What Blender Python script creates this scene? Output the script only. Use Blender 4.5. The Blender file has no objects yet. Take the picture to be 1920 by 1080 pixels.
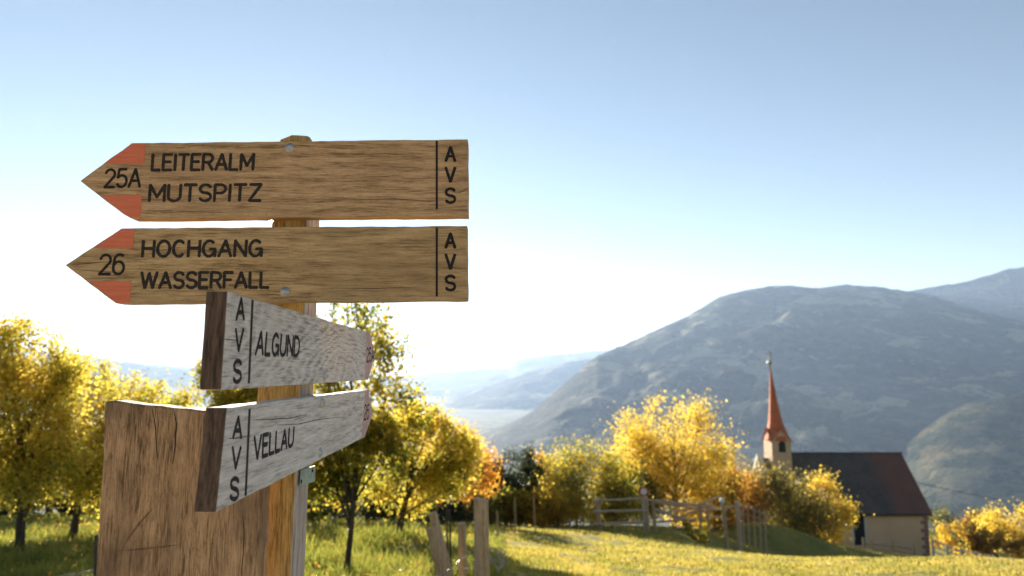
import bpy, math, random
import numpy as np
from mathutils import Vector, noise as mnoise

S = bpy.context.scene
COL = S.collection
rad = math.radians

# ------------------------------------------------------------------ camera, world, sun, exposure
PITCH = rad(7.0)
FPX = 1280.0
CT, ST = math.cos(PITCH), math.sin(PITCH)
cam_d = bpy.data.cameras.new("camera")
cam_d.lens = 24.0
cam_d.sensor_width = 36.0
cam_d.clip_start = 0.05
cam_d.clip_end = 120000.0
cam_d.dof.use_dof = True
cam_d.dof.focus_distance = 1.30
cam_d.dof.aperture_fstop = 4.5
cam = bpy.data.objects.new("camera", cam_d)
COL.objects.link(cam)
cam.location = (0, 0, 0)
cam.rotation_euler = (rad(90) + PITCH, 0, 0)
S.camera = cam

SUN_EL = rad(12.1)
SUN_AZ = rad(-19.65)           # measured from +Y (forward) towards +X
SUN_DIR = Vector((math.sin(SUN_AZ) * math.cos(SUN_EL), math.cos(SUN_AZ) * math.cos(SUN_EL), math.sin(SUN_EL)))

world = bpy.data.worlds.new("World")
S.world = world
world.use_nodes = True
wt = world.node_tree
for n in list(wt.nodes):
    wt.nodes.remove(n)
sky = wt.nodes.new("ShaderNodeTexSky")
sky.sky_type = 'NISHITA'
sky.sun_disc = False
sky.sun_elevation = SUN_EL
sky.sun_rotation = SUN_AZ
sky.altitude = 1800
sky.air_density = 1.0
sky.dust_density = 0.1
sky.ozone_density = 1.0
bg = wt.nodes.new("ShaderNodeBackground")
bg.inputs[1].default_value = 0.05
wo = wt.nodes.new("ShaderNodeOutputWorld")
tint = wt.nodes.new("ShaderNodeMix"); tint.data_type = 'RGBA'; tint.blend_type = 'MULTIPLY'
tint.inputs[0].default_value = 1.0; tint.inputs[7].default_value = (1.0, 0.89, 0.80, 1)   # hazy, slightly warm autumn air
wt.links.new(sky.outputs[0], tint.inputs[6])
wt.links.new(tint.outputs[2], bg.inputs[0])
wt.links.new(bg.outputs[0], wo.inputs[0])

sun_l = bpy.data.lights.new("sunlight", 'SUN')
sun_l.energy = 5.0
sun_l.angle = rad(0.5)
sun_l.color = (1.0, 0.90, 0.74)
sun_o = bpy.data.objects.new("sunlight", sun_l)
COL.objects.link(sun_o)
sun_o.rotation_euler = SUN_DIR.to_track_quat('Z', 'Y').to_euler()

S.view_settings.view_transform = 'Standard'
S.view_settings.look = 'None'
S.view_settings.gamma = 1.0
S.view_settings.exposure = 1.92
S.render.engine = 'CYCLES'
cy = S.cycles
cy.use_denoising = True
cy.max_bounces = 8
cy.transmission_bounces = 6
cy.diffuse_bounces = 4
cy.volume_bounces = 1
cy.sample_clamp_indirect = 6.0

HAZE_DENSITY = 6.0e-5

# ------------------------------------------------------------------ pixel helpers (photo is 1920x1080)
def ray(px, py):
    a = (px - 960.0) / FPX
    v = (540.0 - py) / FPX
    return np.array([a, CT - v * ST, ST + v * CT])

def at(px, py, Y):
    d = ray(px, py)
    return d * (Y / d[1])

def on_x(px, py, X):
    d = ray(px, py)
    return d * (X / d[0])

# ------------------------------------------------------------------ object helpers
def mesh_np(name, V, F, mats, parent=None, loc=(0, 0, 0), smooth=False, fmat=None):
    """V: (n,3) in world coordinates, F: (m,k) array of equal polygons or list of lists."""
    V = np.asarray(V, dtype=np.float64)
    me = bpy.data.meshes.new(name)
    base = np.array(loc if parent is None else parent.location)
    V = V - base
    if isinstance(F, np.ndarray):
        m, k = F.shape
        me.vertices.add(len(V))
        me.vertices.foreach_set("co", V.astype(np.float32).ravel())
        me.loops.add(m * k)
        me.loops.foreach_set("vertex_index", F.astype(np.int32).ravel())
        me.polygons.add(m)
        me.polygons.foreach_set("loop_start", np.arange(0, m * k, k, dtype=np.int32))
        me.polygons.foreach_set("loop_total", np.full(m, k, dtype=np.int32))
        me.update(calc_edges=True)
    else:
        me.from_pydata([tuple(v) for v in V], [], [tuple(f) for f in F])
        me.update()
    if not isinstance(mats, (list, tuple)):
        mats = [mats]
    for mt in mats:
        me.materials.append(mt)
    if fmat is not None:
        me.polygons.foreach_set("material_index", np.asarray(fmat, dtype=np.int32))
    if smooth:
        me.polygons.foreach_set("use_smooth", np.ones(len(me.polygons), dtype=bool))
    o = bpy.data.objects.new(name, me)
    COL.objects.link(o)
    if parent is not None:
        o.parent = parent
    else:
        o.location = tuple(base)
    return o

def sub(child, part):
    """hang a sub-part under a part that sits at its thing's origin"""
    child.parent = part
    return child

def empty(name, loc):
    o = bpy.data.objects.new(name, None)
    o.empty_display_size = 0.2
    COL.objects.link(o)
    o.location = tuple(float(c) for c in loc)
    return o

def tag(o, label=None, cat=None, group=None, kind=None):
    if label: o["label"] = label
    if cat: o["category"] = cat
    if group: o["group"] = group
    if kind: o["kind"] = kind
    return o

class MB:
    def __init__(self):
        self.v = []; self.f = []
    def add(self, verts, faces):
        n = len(self.v)
        self.v.extend([tuple(map(float, p)) for p in verts])
        self.f.extend([tuple(i + n for i in fc) for fc in faces])
    def box(self, lo, hi):
        x0, y0, z0 = lo; x1, y1, z1 = hi
        self.add([(x0, y0, z0), (x1, y0, z0), (x1, y1, z0), (x0, y1, z0), (x0, y0, z1), (x1, y0, z1), (x1, y1, z1), (x0, y1, z1)],
                 [(0, 3, 2, 1), (4, 5, 6, 7), (0, 1, 5, 4), (1, 2, 6, 5), (2, 3, 7, 6), (3, 0, 4, 7)])
    def tube(self, pts, radii, sides=8, cap=True, flat=None):
        """tapered tube; flat=(normal, factor) squashes it along a normal"""
        P = [np.array(p, float) for p in pts]
        n = len(P)
        if not hasattr(radii, '__len__'):
            radii = [radii] * n
        verts = []; faces = []
        prev = None
        for i in range(n):
            t = P[min(i + 1, n - 1)] - P[max(i - 1, 0)]
            t = t / (np.linalg.norm(t) + 1e-12)
            if flat is not None:
                a = np.array(flat[0], float)
                b = np.cross(t, a); b /= np.linalg.norm(b) + 1e-12
                ra, rb = radii[i] * flat[1], radii[i]
            else:
                if prev is None:
                    h = np.array([0, 0, 1.0]) if abs(t[2]) < 0.9 else np.array([1.0, 0, 0])
                    a = np.cross(t, h)
                else:
                    a = prev - t * np.dot(prev, t)
                a /= np.linalg.norm(a) + 1e-12
                prev = a
                b = np.cross(t, a)
                ra = rb = radii[i]
            for k in range(sides):
                an = 2 * math.pi * k / sides
                verts.append(P[i] + a * ra * math.cos(an) + b * rb * math.sin(an))
        for i in range(n - 1):
            for k in range(sides):
                k2 = (k + 1) % sides
                faces.append((i * sides + k, i * sides + k2, (i + 1) * sides + k2, (i + 1) * sides + k))
        if cap:
            faces.append(tuple(range(sides - 1, -1, -1)))
            faces.append(tuple((n - 1) * sides + k for k in range(sides)))
        self.add(verts, faces)
    def prism(self, poly, off):
        """poly: list of 3D pts, off: extrude vector"""
        n = len(poly)
        off = np.array(off, float)
        A = [np.array(p, float) for p in poly]
        self.add(A + [p + off for p in A],
                 [tuple(range(n)), tuple(range(2 * n - 1, n - 1, -1))] + [(i, i + n, (i + 1) % n + n, (i + 1) % n) for i in range(n)])
    def lathe(self, base, axis, prof, sides=12):
        """prof: list of (dist along axis, radius)"""
        ax = np.array(axis, float); ax /= np.linalg.norm(ax)
        base = np.array(base, float)
        self.tube([base + ax * d for d, r in prof], [r for d, r in prof], sides)
    def build(self, name, mat, parent=None, loc=(0, 0, 0), smooth=False, bevel=0, fmat=None):
        o = mesh_np(name, self.v, self.f, mat, parent, loc, smooth, fmat)
        fix_normals(o)
        if bevel:
            md = o.modifiers.new("bevel", 'BEVEL'); md.width = bevel; md.segments = 2; md.limit_method = 'ANGLE'
        return o

import bmesh
def fix_normals(o):
    bm = bmesh.new(); bm.from_mesh(o.data)
    bmesh.ops.recalc_face_normals(bm, faces=bm.faces[:])
    bm.to_mesh(o.data); bm.free()

# ------------------------------------------------------------------ node material helper
class NT:
    def __init__(self, name):
        self.m = bpy.data.materials.new(name)
        self.m.use_nodes = True
        self.t = self.m.node_tree
        for n in list(self.t.nodes):
            self.t.nodes.remove(n)
        self.out = self.n("ShaderNodeOutputMaterial")
    def n(self, kind, **kw):
        nd = self.t.nodes.new(kind)
        for k, v in kw.items():
            setattr(nd, k, v)
        return nd
    def l(self, a, b):
        self.t.links.new(a, b)
    def coord(self, scale=(1, 1, 1), rot=(0, 0, 0), loc=(0, 0, 0), src='Object'):
        tc = self.n("ShaderNodeTexCoord")
        mp = self.n("ShaderNodeMapping")
        mp.inputs['Scale'].default_value = scale
        mp.inputs['Rotation'].default_value = rot
        mp.inputs['Location'].default_value = loc
        self.l(tc.outputs[src], mp.inputs['Vector'])
        return mp.outputs[0]
    def noise(self, vec, scale=5, detail=4, rough=0.6, dist=0.0):
        nd = self.n("ShaderNodeTexNoise")
        nd.inputs['Scale'].default_value = scale
        nd.inputs['Detail'].default_value = detail
        nd.inputs['Roughness'].default_value = rough
        nd.inputs['Distortion'].default_value = dist
        self.l(vec, nd.inputs['Vector'])
        return nd.outputs['Fac']
    def ramp(self, fac, stops):
        nd = self.n("ShaderNodeValToRGB")
        cr = nd.color_ramp
        while len(cr.elements) < len(stops):
            cr.elements.new(0.5)
        for e, (p, c) in zip(cr.elements, stops):
            e.position = p
            e.color = (c, c, c, 1) if not hasattr(c, '__len__') else (c[0], c[1], c[2], 1)
        self.l(fac, nd.inputs['Fac'])
        return nd.outputs['Color']
    def mix(self, fac, a, b, mode='MIX'):
        nd = self.n("ShaderNodeMix", data_type='RGBA', blend_type=mode)
        for sock, val in ((nd.inputs[0], fac), (nd.inputs[6], a), (nd.inputs[7], b)):
            if hasattr(val, 'is_linked') or hasattr(val, 'node'):
                self.l(val, sock)
            elif hasattr(val, '__len__'):
                sock.default_value = (val[0], val[1], val[2], 1)
            else:
                sock.default_value = val
        return nd.outputs[2]
    def math(self, op, a, b=0.0):
        nd = self.n("ShaderNodeMath", operation=op)
        for i, val in enumerate((a, b)):
            if hasattr(val, 'node'):
                self.l(val, nd.inputs[i])
            else:
                nd.inputs[i].default_value = val
        return nd.outputs[0]
    def bump(self, h, strength=0.5, dist=0.002):
        nd = self.n("ShaderNodeBump")
        nd.inputs['Strength'].default_value = strength
        nd.inputs['Distance'].default_value = dist
        self.l(h, nd.inputs['Height'])
        return nd.outputs[0]
    def bsdf(self, col, rough=0.8, bump=None, spec=0.3, metal=0.0):
        nd = self.n("ShaderNodeBsdfPrincipled")
        if hasattr(col, 'node'):
            self.l(col, nd.inputs['Base Color'])
        else:
            nd.inputs['Base Color'].default_value = (col[0], col[1], col[2], 1)
        if hasattr(rough, 'node'):
            self.l(rough, nd.inputs['Roughness'])
        else:
            nd.inputs['Roughness'].default_value = rough
        nd.inputs['Specular IOR Level'].default_value = spec
        nd.inputs['Metallic'].default_value = metal
        if bump is not None:
            self.l(bump, nd.inputs['Normal'])
        self.l(nd.outputs[0], self.out.inputs['Surface'])
        return self.m

def stretch(axis, along, across):
    s = [across] * 3
    s['xyz'.index(axis)] = along
    return tuple(s)

def wood(name, light, mid, dark, axis='x', knot=None, wobble=0.02, fleck=1.0, ring=160, bumpd=0.0015, stain=None, ringw=0.07, shift=(0, 0, 0)):
    """weathered wood: growth-ring bands warped by noise, fibre streaks, dark flecks"""
    t = NT(name)
    warp = t.noise(t.coord(stretch(axis, 2.0, 7.0), loc=shift), 1.0, 3, 0.5)
    fib = t.noise(t.coord(stretch(axis, 22, 330), loc=shift), 1.0, 5, 0.72)
    med = t.noise(t.coord(stretch(axis, 9, 70), loc=shift), 1.0, 6, 0.68)
    big = t.noise(t.coord(stretch(axis, 2.5, 5), loc=shift), 1.0, 3, 0.6)
    fl = t.noise(t.coord(stretch(axis, 45, 190), loc=shift), 1.0, 5, 0.75)
    # ring coordinate
    tc = t.n("ShaderNodeTexCoord")
    if knot is None:
        sp = t.n("ShaderNodeSeparateXYZ"); t.l(tc.outputs['Object'], sp.inputs[0])
        ac = [i for i in range(3) if i != 'xyz'.index(axis)]
        base = t.math('ADD', t.math('MULTIPLY', sp.outputs[ac[0]], 0.6), sp.outputs[ac[1]])
    else:
        mp = t.n("ShaderNodeMapping"); mp.vector_type = 'POINT'
        sc = stretch(axis, 0.32, 1.0)
        mp.inputs['Scale'].default_value = sc
        mp.inputs['Location'].default_value = tuple(-k * s for k, s in zip(knot, sc))
        t.l(tc.outputs['Object'], mp.inputs['Vector'])
        ln = t.n("ShaderNodeVectorMath", operation='LENGTH'); t.l(mp.outputs[0], ln.inputs[0])
        base = ln.outputs['Value']
    rc = t.math('ADD', base, t.math('MULTIPLY', warp, wobble * 4))
    rings = t.math('SINE', t.math('MULTIPLY', rc, ring * 2 * math.pi / 1.6))
    rings = t.math('ADD', t.math('MULTIPLY', rings, 0.5), 0.5)
    ringc = t.ramp(rings, [(0.0, 0.0), (0.55, 0.35), (1.0, 1.0)])
    val = t.math('ADD', t.math('MULTIPLY', fib, 0.66), t.math('MULTIPLY', med, 0.34))
    val = t.math('ADD', t.math('MULTIPLY', val, 1.0 - ringw), t.math('MULTIPLY', ringc, ringw))
    col = t.ramp(val, [(0.39, dark), (0.48, mid), (0.60, light)])
    flm = t.ramp(fl, [(0.56, 0.0), (0.68, 1.0)])
    pore = t.ramp(t.noise(t.coord(stretch(axis, 130, 460), loc=shift), 1.0, 3, 0.7), [(0.56, 0.0), (0.66, 1.0)])
    bigm = t.ramp(big, [(0.40, 0.15), (0.65, 1.0)])
    col = t.mix(t.math('MULTIPLY', t.math('MULTIPLY', flm, bigm), 0.65 * fleck), col, tuple(c * 0.55 for c in dark))
    col = t.mix(t.math('MULTIPLY', pore, 0.5 * fleck), col, dark)
    col = t.mix(t.math('MULTIPLY', t.ramp(big, [(0.35, 1.0), (0.60, 0.0)]), 0.28), col, light)
    blot = t.noise(t.coord(stretch(axis, 6, 14), loc=shift), 1.0, 4, 0.6)
    col = t.mix(t.math('MULTIPLY', t.ramp(blot, [(0.50, 0.0), (0.66, 1.0)]), 0.42), col, tuple(x * 0.5 + y * 0.5 for x, y in zip(mid, dark)))
    if stain is not None:
        sm = t.noise(t.coord((5.5, 5.5, 3.6)), 1.0, 5, 0.62)
        col = t.mix(t.math('MULTIPLY', t.ramp(sm, [(0.49, 0.0), (0.62, 1.0)]), 0.62), col, stain)
    h = t.math('SUBTRACT', t.math('ADD', t.math('MULTIPLY', val, 1.0), t.math('MULTIPLY', ringc, 0.25)), t.math('MULTIPLY', flm, 0.3))
    return t.bsdf(col, 0.78, t.bump(h, 0.8, bumpd), 0.25)

def plain(name, col, rough=0.7, var=0.25, scale=20, metal=0.0, spec=0.3, bumpd=0.0):
    t = NT(name)
    nz = t.noise(t.coord(), scale, 5, 0.6)
    c = t.ramp(nz, [(0.3, tuple(x * (1 - var) for x in col)), (0.7, tuple(min(1, x * (1 + var)) for x in col))])
    b = t.bump(nz, 0.5, bumpd) if bumpd else None
    return t.bsdf(c, rough, b, spec, metal)

def leaf_mat(name, stops, trans=0.70, warm=None):
    """stops: colours spread over random-per-leaf plus clump noise"""
    t = NT(name)
    gi = t.n("ShaderNodeNewGeometry")
    nz = t.noise(t.coord(), 1.3, 3, 0.6)
    nzc = t.ramp(nz, [(0.3, 0.0), (0.7, 1.0)])
    f = t.math('ADD', t.math('MULTIPLY', gi.outputs['Random Per Island'], 0.5), t.math('MULTIPLY', nzc, 0.5))
    n = len(stops)
    col = t.ramp(f, [(0.08 + 0.84 * i / (n - 1), s) for i, s in enumerate(stops)])
    d = t.n("ShaderNodeBsdfPrincipled")
    t.l(col, d.inputs['Base Color']); d.inputs['Roughness'].default_value = 0.5
    d.inputs['Specular IOR Level'].default_value = 0.35
    tr = t.n("ShaderNodeBsdfTranslucent")
    gm = t.n('ShaderNodeGamma'); t.l(col, gm.inputs[0]); gm.inputs[1].default_value = 0.80; tcol = t.mix(1.0, gm.outputs[0], (1.38, 1.34, 1.1), 'MULTIPLY')
    t.l(tcol, tr.inputs['Color'])
    mx = t.n("ShaderNodeMixShader"); mx.inputs[0].default_value = trans
    t.l(d.outputs[0], mx.inputs[1]); t.l(tr.outputs[0], mx.inputs[2])
    t.l(mx.outputs[0], t.out.inputs['Surface'])
    return t.m

# ------------------------------------------------------------------ materials
M = {}
M['board_brown'] = wood('board_brown', (0.64, 0.405, 0.205), (0.44, 0.265, 0.125), (0.15, 0.082, 0.038), 'x', fleck=0.85, ring=75)
M['board_olive'] = wood('board_olive', (0.60, 0.395, 0.19), (0.42, 0.265, 0.115), (0.14, 0.083, 0.035), 'x', fleck=1.0, ring=48, wobble=0.05, shift=(3.1, 1.7, 2.3))
M['board_grey'] = wood('board_grey', (0.72, 0.66, 0.60), (0.56, 0.505, 0.455), (0.25, 0.215, 0.19), 'y', fleck=0.7, ring=70)
M['board_knot'] = None  # made once the knot's place is known
M['end_grain'] = wood('end_grain', (0.17, 0.105, 0.065), (0.10, 0.06, 0.038), (0.035, 0.022, 0.015), 'z', fleck=0.9, ring=120)
M['plank'] = wood('plank', (0.58, 0.36, 0.19), (0.41, 0.245, 0.12), (0.12, 0.066, 0.031), 'z', fleck=0.8, ring=45, wobble=0.04, stain=(0.075, 0.05, 0.032), bumpd=0.004)
M['post_orange'] = wood('post_orange', (0.66, 0.42, 0.15), (0.50, 0.30, 0.09), (0.22, 0.12, 0.035), 'z', fleck=0.7, ring=60, wobble=0.05, bumpd=0.003)
M['post_grey'] = wood('post_grey', (0.54, 0.46, 0.39), (0.42, 0.35, 0.29), (0.19, 0.15, 0.125), 'z', fleck=0.8, ring=60)
M['fence_wood'] = wood('fence_wood', (0.62, 0.43, 0.25), (0.47, 0.32, 0.18), (0.20, 0.13, 0.07), 'z', ring=40)
M['rail_wood'] = wood('rail_wood', (0.64, 0.49, 0.33), (0.50, 0.37, 0.25), (0.22, 0.16, 0.11), 'x', ring=30)
M['pale_rail'] = wood('pale_rail', (0.72, 0.64, 0.54), (0.60, 0.52, 0.43), (0.34, 0.28, 0.22), 'x', ring=30)
M['ink'] = plain('ink', (0.018, 0.014, 0.012), 0.75, 0.3, 300)
M['crack'] = plain('crack', (0.045, 0.028, 0.018), 0.9, 0.5, 90)
M['faint_mark'] = wood('faint_mark', (0.30, 0.18, 0.10), (0.17, 0.10, 0.055), (0.08, 0.045, 0.025), 'z', ring=45)
M['ink_worn'] = plain('ink_worn', (0.03, 0.022, 0.017), 0.8, 0.5, 120)
def red_paint():
    t = NT('red_paint')
    f = t.noise(t.coord((14, 14, 160)), 1.0, 5, 0.7)
    b = t.noise(t.coord(), 30, 5, 0.7)
    c = t.ramp(f, [(0.3, (0.60, 0.135, 0.06)), (0.7, (0.74, 0.20, 0.095))])
    c = t.mix(t.ramp(b, [(0.62, 0.0), (0.75, 0.7)]), c, (0.30, 0.20, 0.12))
    return t.bsdf(c, 0.65, t.bump(f, 0.6, 0.0008), 0.3)
M['red_paint'] = red_paint()
M['pink_paint'] = plain('pink_paint', (0.50, 0.33, 0.29), 0.75, 0.25, 90)
M['steel'] = plain('steel', (0.46, 0.44, 0.41), 0.55, 0.25, 200, metal=0.85)
M['rust'] = plain('rust', (0.42, 0.36, 0.30), 0.4, 0.4, 150, metal=0.7)
M['dark_metal'] = plain('dark_metal', (0.05, 0.045, 0.04), 0.6, 0.4, 80, metal=0.4)
M['green_plate'] = plain('green_plate', (0.30, 0.38, 0.33), 0.5, 0.3, 60, metal=0.3)
M['white_paint'] = plain('white_paint', (0.75, 0.73, 0.68), 0.6, 0.1, 30)
M['sign_red'] = plain('sign_red', (0.50, 0.05, 0.04), 0.5, 0.1, 30)
M['bark'] = wood('bark', (0.11, 0.085, 0.06), (0.065, 0.048, 0.036), (0.02, 0.015, 0.012), 'z', ring=20, bumpd=0.01)

# ------------------------------------------------------------------ terrain
def fbm(x, y, s, octv=4, seed=0.0):
    return mnoise.fractal(Vector((x * s + seed, y * s - seed * 0.7, seed)), 1.0, 2.0, octv)

_cp = []
def cp(px, py, Y, dz=0.0):
    p = at(px, py, Y); _cp.append((p[0], p[1], p[2] + dz))
def cw(x, y, z):
    _cp.append((x, y, z))
cw(0, 0, -1.65); cw(-2.5, 0, -1.6); cw(2.5, 0, -1.7); cw(0, -8, -0.6); cw(-8, -8, -0.4); cw(8, -8, -0.8)
cw(-0.45, 1.35, -1.66)
for q in ((40, 1040, 11), (130, 1008, 13.5), (300, 1005, 14), (645, 1082, 8.6), (735, 1000, 13), (600, 985, 17), (-300, 1030, 12),
          (960, 1080, 8.2), (1110, 993, 25), (1010, 990, 27), (1215, 992, 25.5), (1320, 991, 28), (1375, 985, 33), (1442, 978, 35), (1510, 999, 35), (1570, 1022, 35.5), (1625, 1046, 36),
          (1360, 1012, 28), (1430, 1030, 31), (1500, 1052, 31.5), (1590, 1072, 32), (1380, 1042, 18), (1300, 1015, 23), (1340, 1034, 24), (1400, 1056, 24), (1460, 1066, 26), (1540, 1072, 27),
          (1250, 1040, 15.5), (1480, 1050, 15.5), (1640, 1050, 15.5), (1780, 1047, 15.5), (1920, 1052, 15), (1100, 1035, 15), (960, 1025, 15),
          (1920, 1085, 11), (1500, 1085, 11), (1200, 1085, 11), (2200, 1062, 14)):
    cp(*q)
cw(12, 61, -15.0); cw(20, 61, -15.2); cw(30, 60, -15.4); cw(38, 60, -15.6); cw(38, 70, -18.0); cw(52, 68, -18.2); cw(30, 75, -18.5)
cw(8, 34, -7.8); cw(0, 32, -6.9); cw(14, 41, -9.6); cw(20, 45, -10.7); cw(27, 46, -12.2); cw(36, 45, -12.3)
cw(-6, 22, -4.6); cw(-14, 26, -5.2); cw(-14, 60, -14); cw(-40, 60, -13); cw(-40, 20, -4); cw(-30, -20, 2); cw(30, -20, 1); cw(55, 25, -8)
CP = np.array(_cp)
def _solve():
    n = len(CP)
    D = np.sqrt(((CP[:, None, :2] - CP[None, :, :2]) ** 2).sum(-1))
    A = np.zeros((n + 3, n + 3)); A[:n, :n] = D - np.eye(n) * 0.02
    P = np.c_[np.ones(n), CP[:, :2]]
    A[:n, n:] = P; A[n:, :n] = P.T
    return np.linalg.solve(A, np.r_[CP[:, 2], 0, 0, 0])
_W = _solve()
FLOOR = -380.0
def terr_arr(x, y):
    x = np.asarray(x, float); y = np.asarray(y, float)
    D = np.sqrt((x[..., None] - CP[:, 0]) ** 2 + (y[..., None] - CP[:, 1]) ** 2)
    near = D @ _W[:-3] + _W[-3] + _W[-2] * x + _W[-1] * y
    r = np.sqrt(x * x + y * y)
    fwd = y * 0.95 - x * 0.0
    far = -1.65 - 0.23 * np.where(fwd > 0, fwd, fwd * 0.5)
    far = np.maximum(far, FLOOR)
    far = np.minimum(far, 60)
    # soft landing on the valley floor
    s = np.clip((far - FLOOR) / 120.0, 0, 1)
    far = np.where(far < FLOOR + 120, FLOOR + 120 * s * s * (2 - s), far)
    w = np.clip((r - 60) / 70.0, 0, 1); w = w * w * (3 - 2 * w)
    return near * (1 - w) + far * w
def terr(x, y):
    return float(terr_arr(np.array([x]), np.array([y]))[0])
def ground(px, Y):
    """ground point below pixel column px at forward distance Y"""
    z = -3.0
    for _ in range(4):
        x = (px - 960.0) / FPX * (Y * CT + z * ST)
        z = terr(x, Y)
    return np.array([x, Y, z])

def ground_mat():
    t = NT('meadow_soil')
    a = t.noise(t.coord(), 0.55, 5, 0.6)
    b = t.noise(t.coord(), 6, 5, 0.7)
    c = t.ramp(a, [(0.35, (0.12, 0.13, 0.025)), (0.55, (0.24, 0.21, 0.045)), (0.7, (0.34, 0.27, 0.08))])
    c2 = t.ramp(b, [(0.3, (0.05, 0.06, 0.015)), (0.7, (0.20, 0.19, 0.05))])
    c = t.mix(0.45, c, c2)
    # distant valley: fields and woods in big patches
    tc = t.n("ShaderNodeTexCoord"); ln = t.n("ShaderNodeVectorMath", operation='LENGTH'); t.l(tc.outputs['Object'], ln.inputs[0])
    far = t.ramp(t.math('DIVIDE', ln.outputs['Value'], 1000.0), [(0.08, 0.0), (0.3, 1.0)])
    f = t.noise(t.coord(), 0.004, 6, 0.65)
    fc = t.ramp(f, [(0.38, (0.03, 0.045, 0.02)), (0.5, (0.09, 0.10, 0.035)), (0.62, (0.20, 0.17, 0.09))])
    c = t.mix(far, c, fc)
    return t.bsdf(c, 0.9, t.bump(b, 0.6, 0.05), 0.1)

def build_ground():
    rs = np.concatenate([[0.0], np.geomspace(0.35, 90, 170), np.geomspace(95, 27000, 90)])
    az = np.concatenate([np.linspace(-180, -52, 90)[:-1], np.linspace(-52, 52, 330)[:-1], np.linspace(52, 180, 90)[:-1]])
    A = np.radians(az)
    R, TH = np.meshgrid(rs, A, indexing='ij')
    X = R * np.sin(TH); Y = R * np.cos(TH)
    Z = terr_arr(X, Y)
    nr, na = X.shape
    for i in range(nr):
        if rs[i] > 75: break
        for j in range(na):
            x, y = X[i, j], Y[i, j]
            Z[i, j] += 0.06 * fbm(x, y, 1.3, 3, 3.1) + 0.06 * fbm(x, y, 0.35, 2, 9.0)
    V = np.stack([X, Y, Z], -1).reshape(-1, 3)
    I = np.arange(nr * na).reshape(nr, na)
    In = np.roll(I, -1, axis=1)
    F = np.stack([I[:-1], I[1:], In[1:], In[:-1]], -1).reshape(-1, 4)
    F = F[na:]  # the innermost ring is one fan
    F0 = np.stack([I[1], In[1], np.roll(I[1], -2)], -1)
    o = mesh_np('meadow_ground', V, F, ground_mat(), smooth=True)
    tag(o, kind='structure', label='sunlit grassy hillside meadow sloping down into the valley', cat='ground')
build_ground()

def build_bounce_sheet():
    t = NT('gravel')
    a = t.noise(t.coord(), 1.2, 5, 0.6); b = t.noise(t.coord(), 55, 4, 0.7)
    c = t.ramp(a, [(0.3, (0.50, 0.42, 0.32)), (0.7, (0.64, 0.54, 0.42))])
    c = t.mix(0.35, c, t.ramp(b, [(0.35, (0.36, 0.31, 0.24)), (0.65, (0.70, 0.62, 0.51))]))
    m = t.bsdf(c, 0.95, t.bump(b, 0.7, 0.01), 0.1)
    # unseen gravel sheet added around the camera to bounce sun onto the boards
    nx, ny = 90, 60
    V = []
    for j in range(ny + 1):
        for i in range(nx + 1):
            x = -16 + 32 * i / nx
            mid = -3.4 + 0.10 * x + 0.5 * math.sin(x * .35)
            wd = 6.4 + 0.5 * math.sin(x * .8 + 1)
            y = mid + wd * (2 * j / ny - 1)
            V.append((x, y, 0.06 * fbm(x, y, 1.3, 3, 3.1) + 0.06 * fbm(x, y, 0.35, 2, 9.0) + .02))
    V = np.array(V); V[:, 2] += terr_arr(V[:, 0], V[:, 1])
    I = np.arange((nx + 1) * (ny + 1)).reshape(ny + 1, nx + 1)
    F = np.stack([I[:-1, :-1], I[:-1, 1:], I[1:, 1:], I[1:, :-1]], -1).reshape(-1, 4)
    tag(mesh_np('bounce_sheet', V, F, m, smooth=True), 'added pale gravel sheet bouncing sun onto the sign boards', 'bounce_sheet', kind='structure')
build_bounce_sheet()

# ------------------------------------------------------------------ mountains
def mountain_mat(name, rocky=0.0, clearings=0.85):
    t = NT(name)
    v = t.coord((0.001, 0.001, 0.0022), src='Object')
    forest = t.noise(v, 9.0, 8, 0.68)
    patch = t.noise(t.coord((0.0030, 0.0030, 0.0065), src='Object'), 1.0, 7, 0.66, 0.4)
    fc = t.ramp(forest, [(0.36, (0.014, 0.024, 0.016)), (0.50, (0.035, 0.045, 0.024)), (0.62, (0.13, 0.105, 0.05))])
    pm = t.ramp(patch, [(0.55, 0.0), (0.58, 1.0)])
    pc = t.ramp(forest, [(0.35, (0.24, 0.23, 0.11)), (0.65, (0.50, 0.43, 0.26))])
    c = t.mix(t.math('MULTIPLY', pm, clearings), fc, pc)
    if rocky:
        c = t.mix(rocky, c, (0.25, 0.23, 0.21))
    cn = t.noise(t.coord((0.03, 0.03, 0.03)), 1.0, 5, 0.7)
    return t.bsdf(c, 0.9, t.bump(cn, 1.0, 38.0), 0.05)

def angles(px, py):
    d = ray(px, py)
    return math.atan2(d[0], d[1]), d[2] / math.hypot(d[0], d[1])

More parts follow.
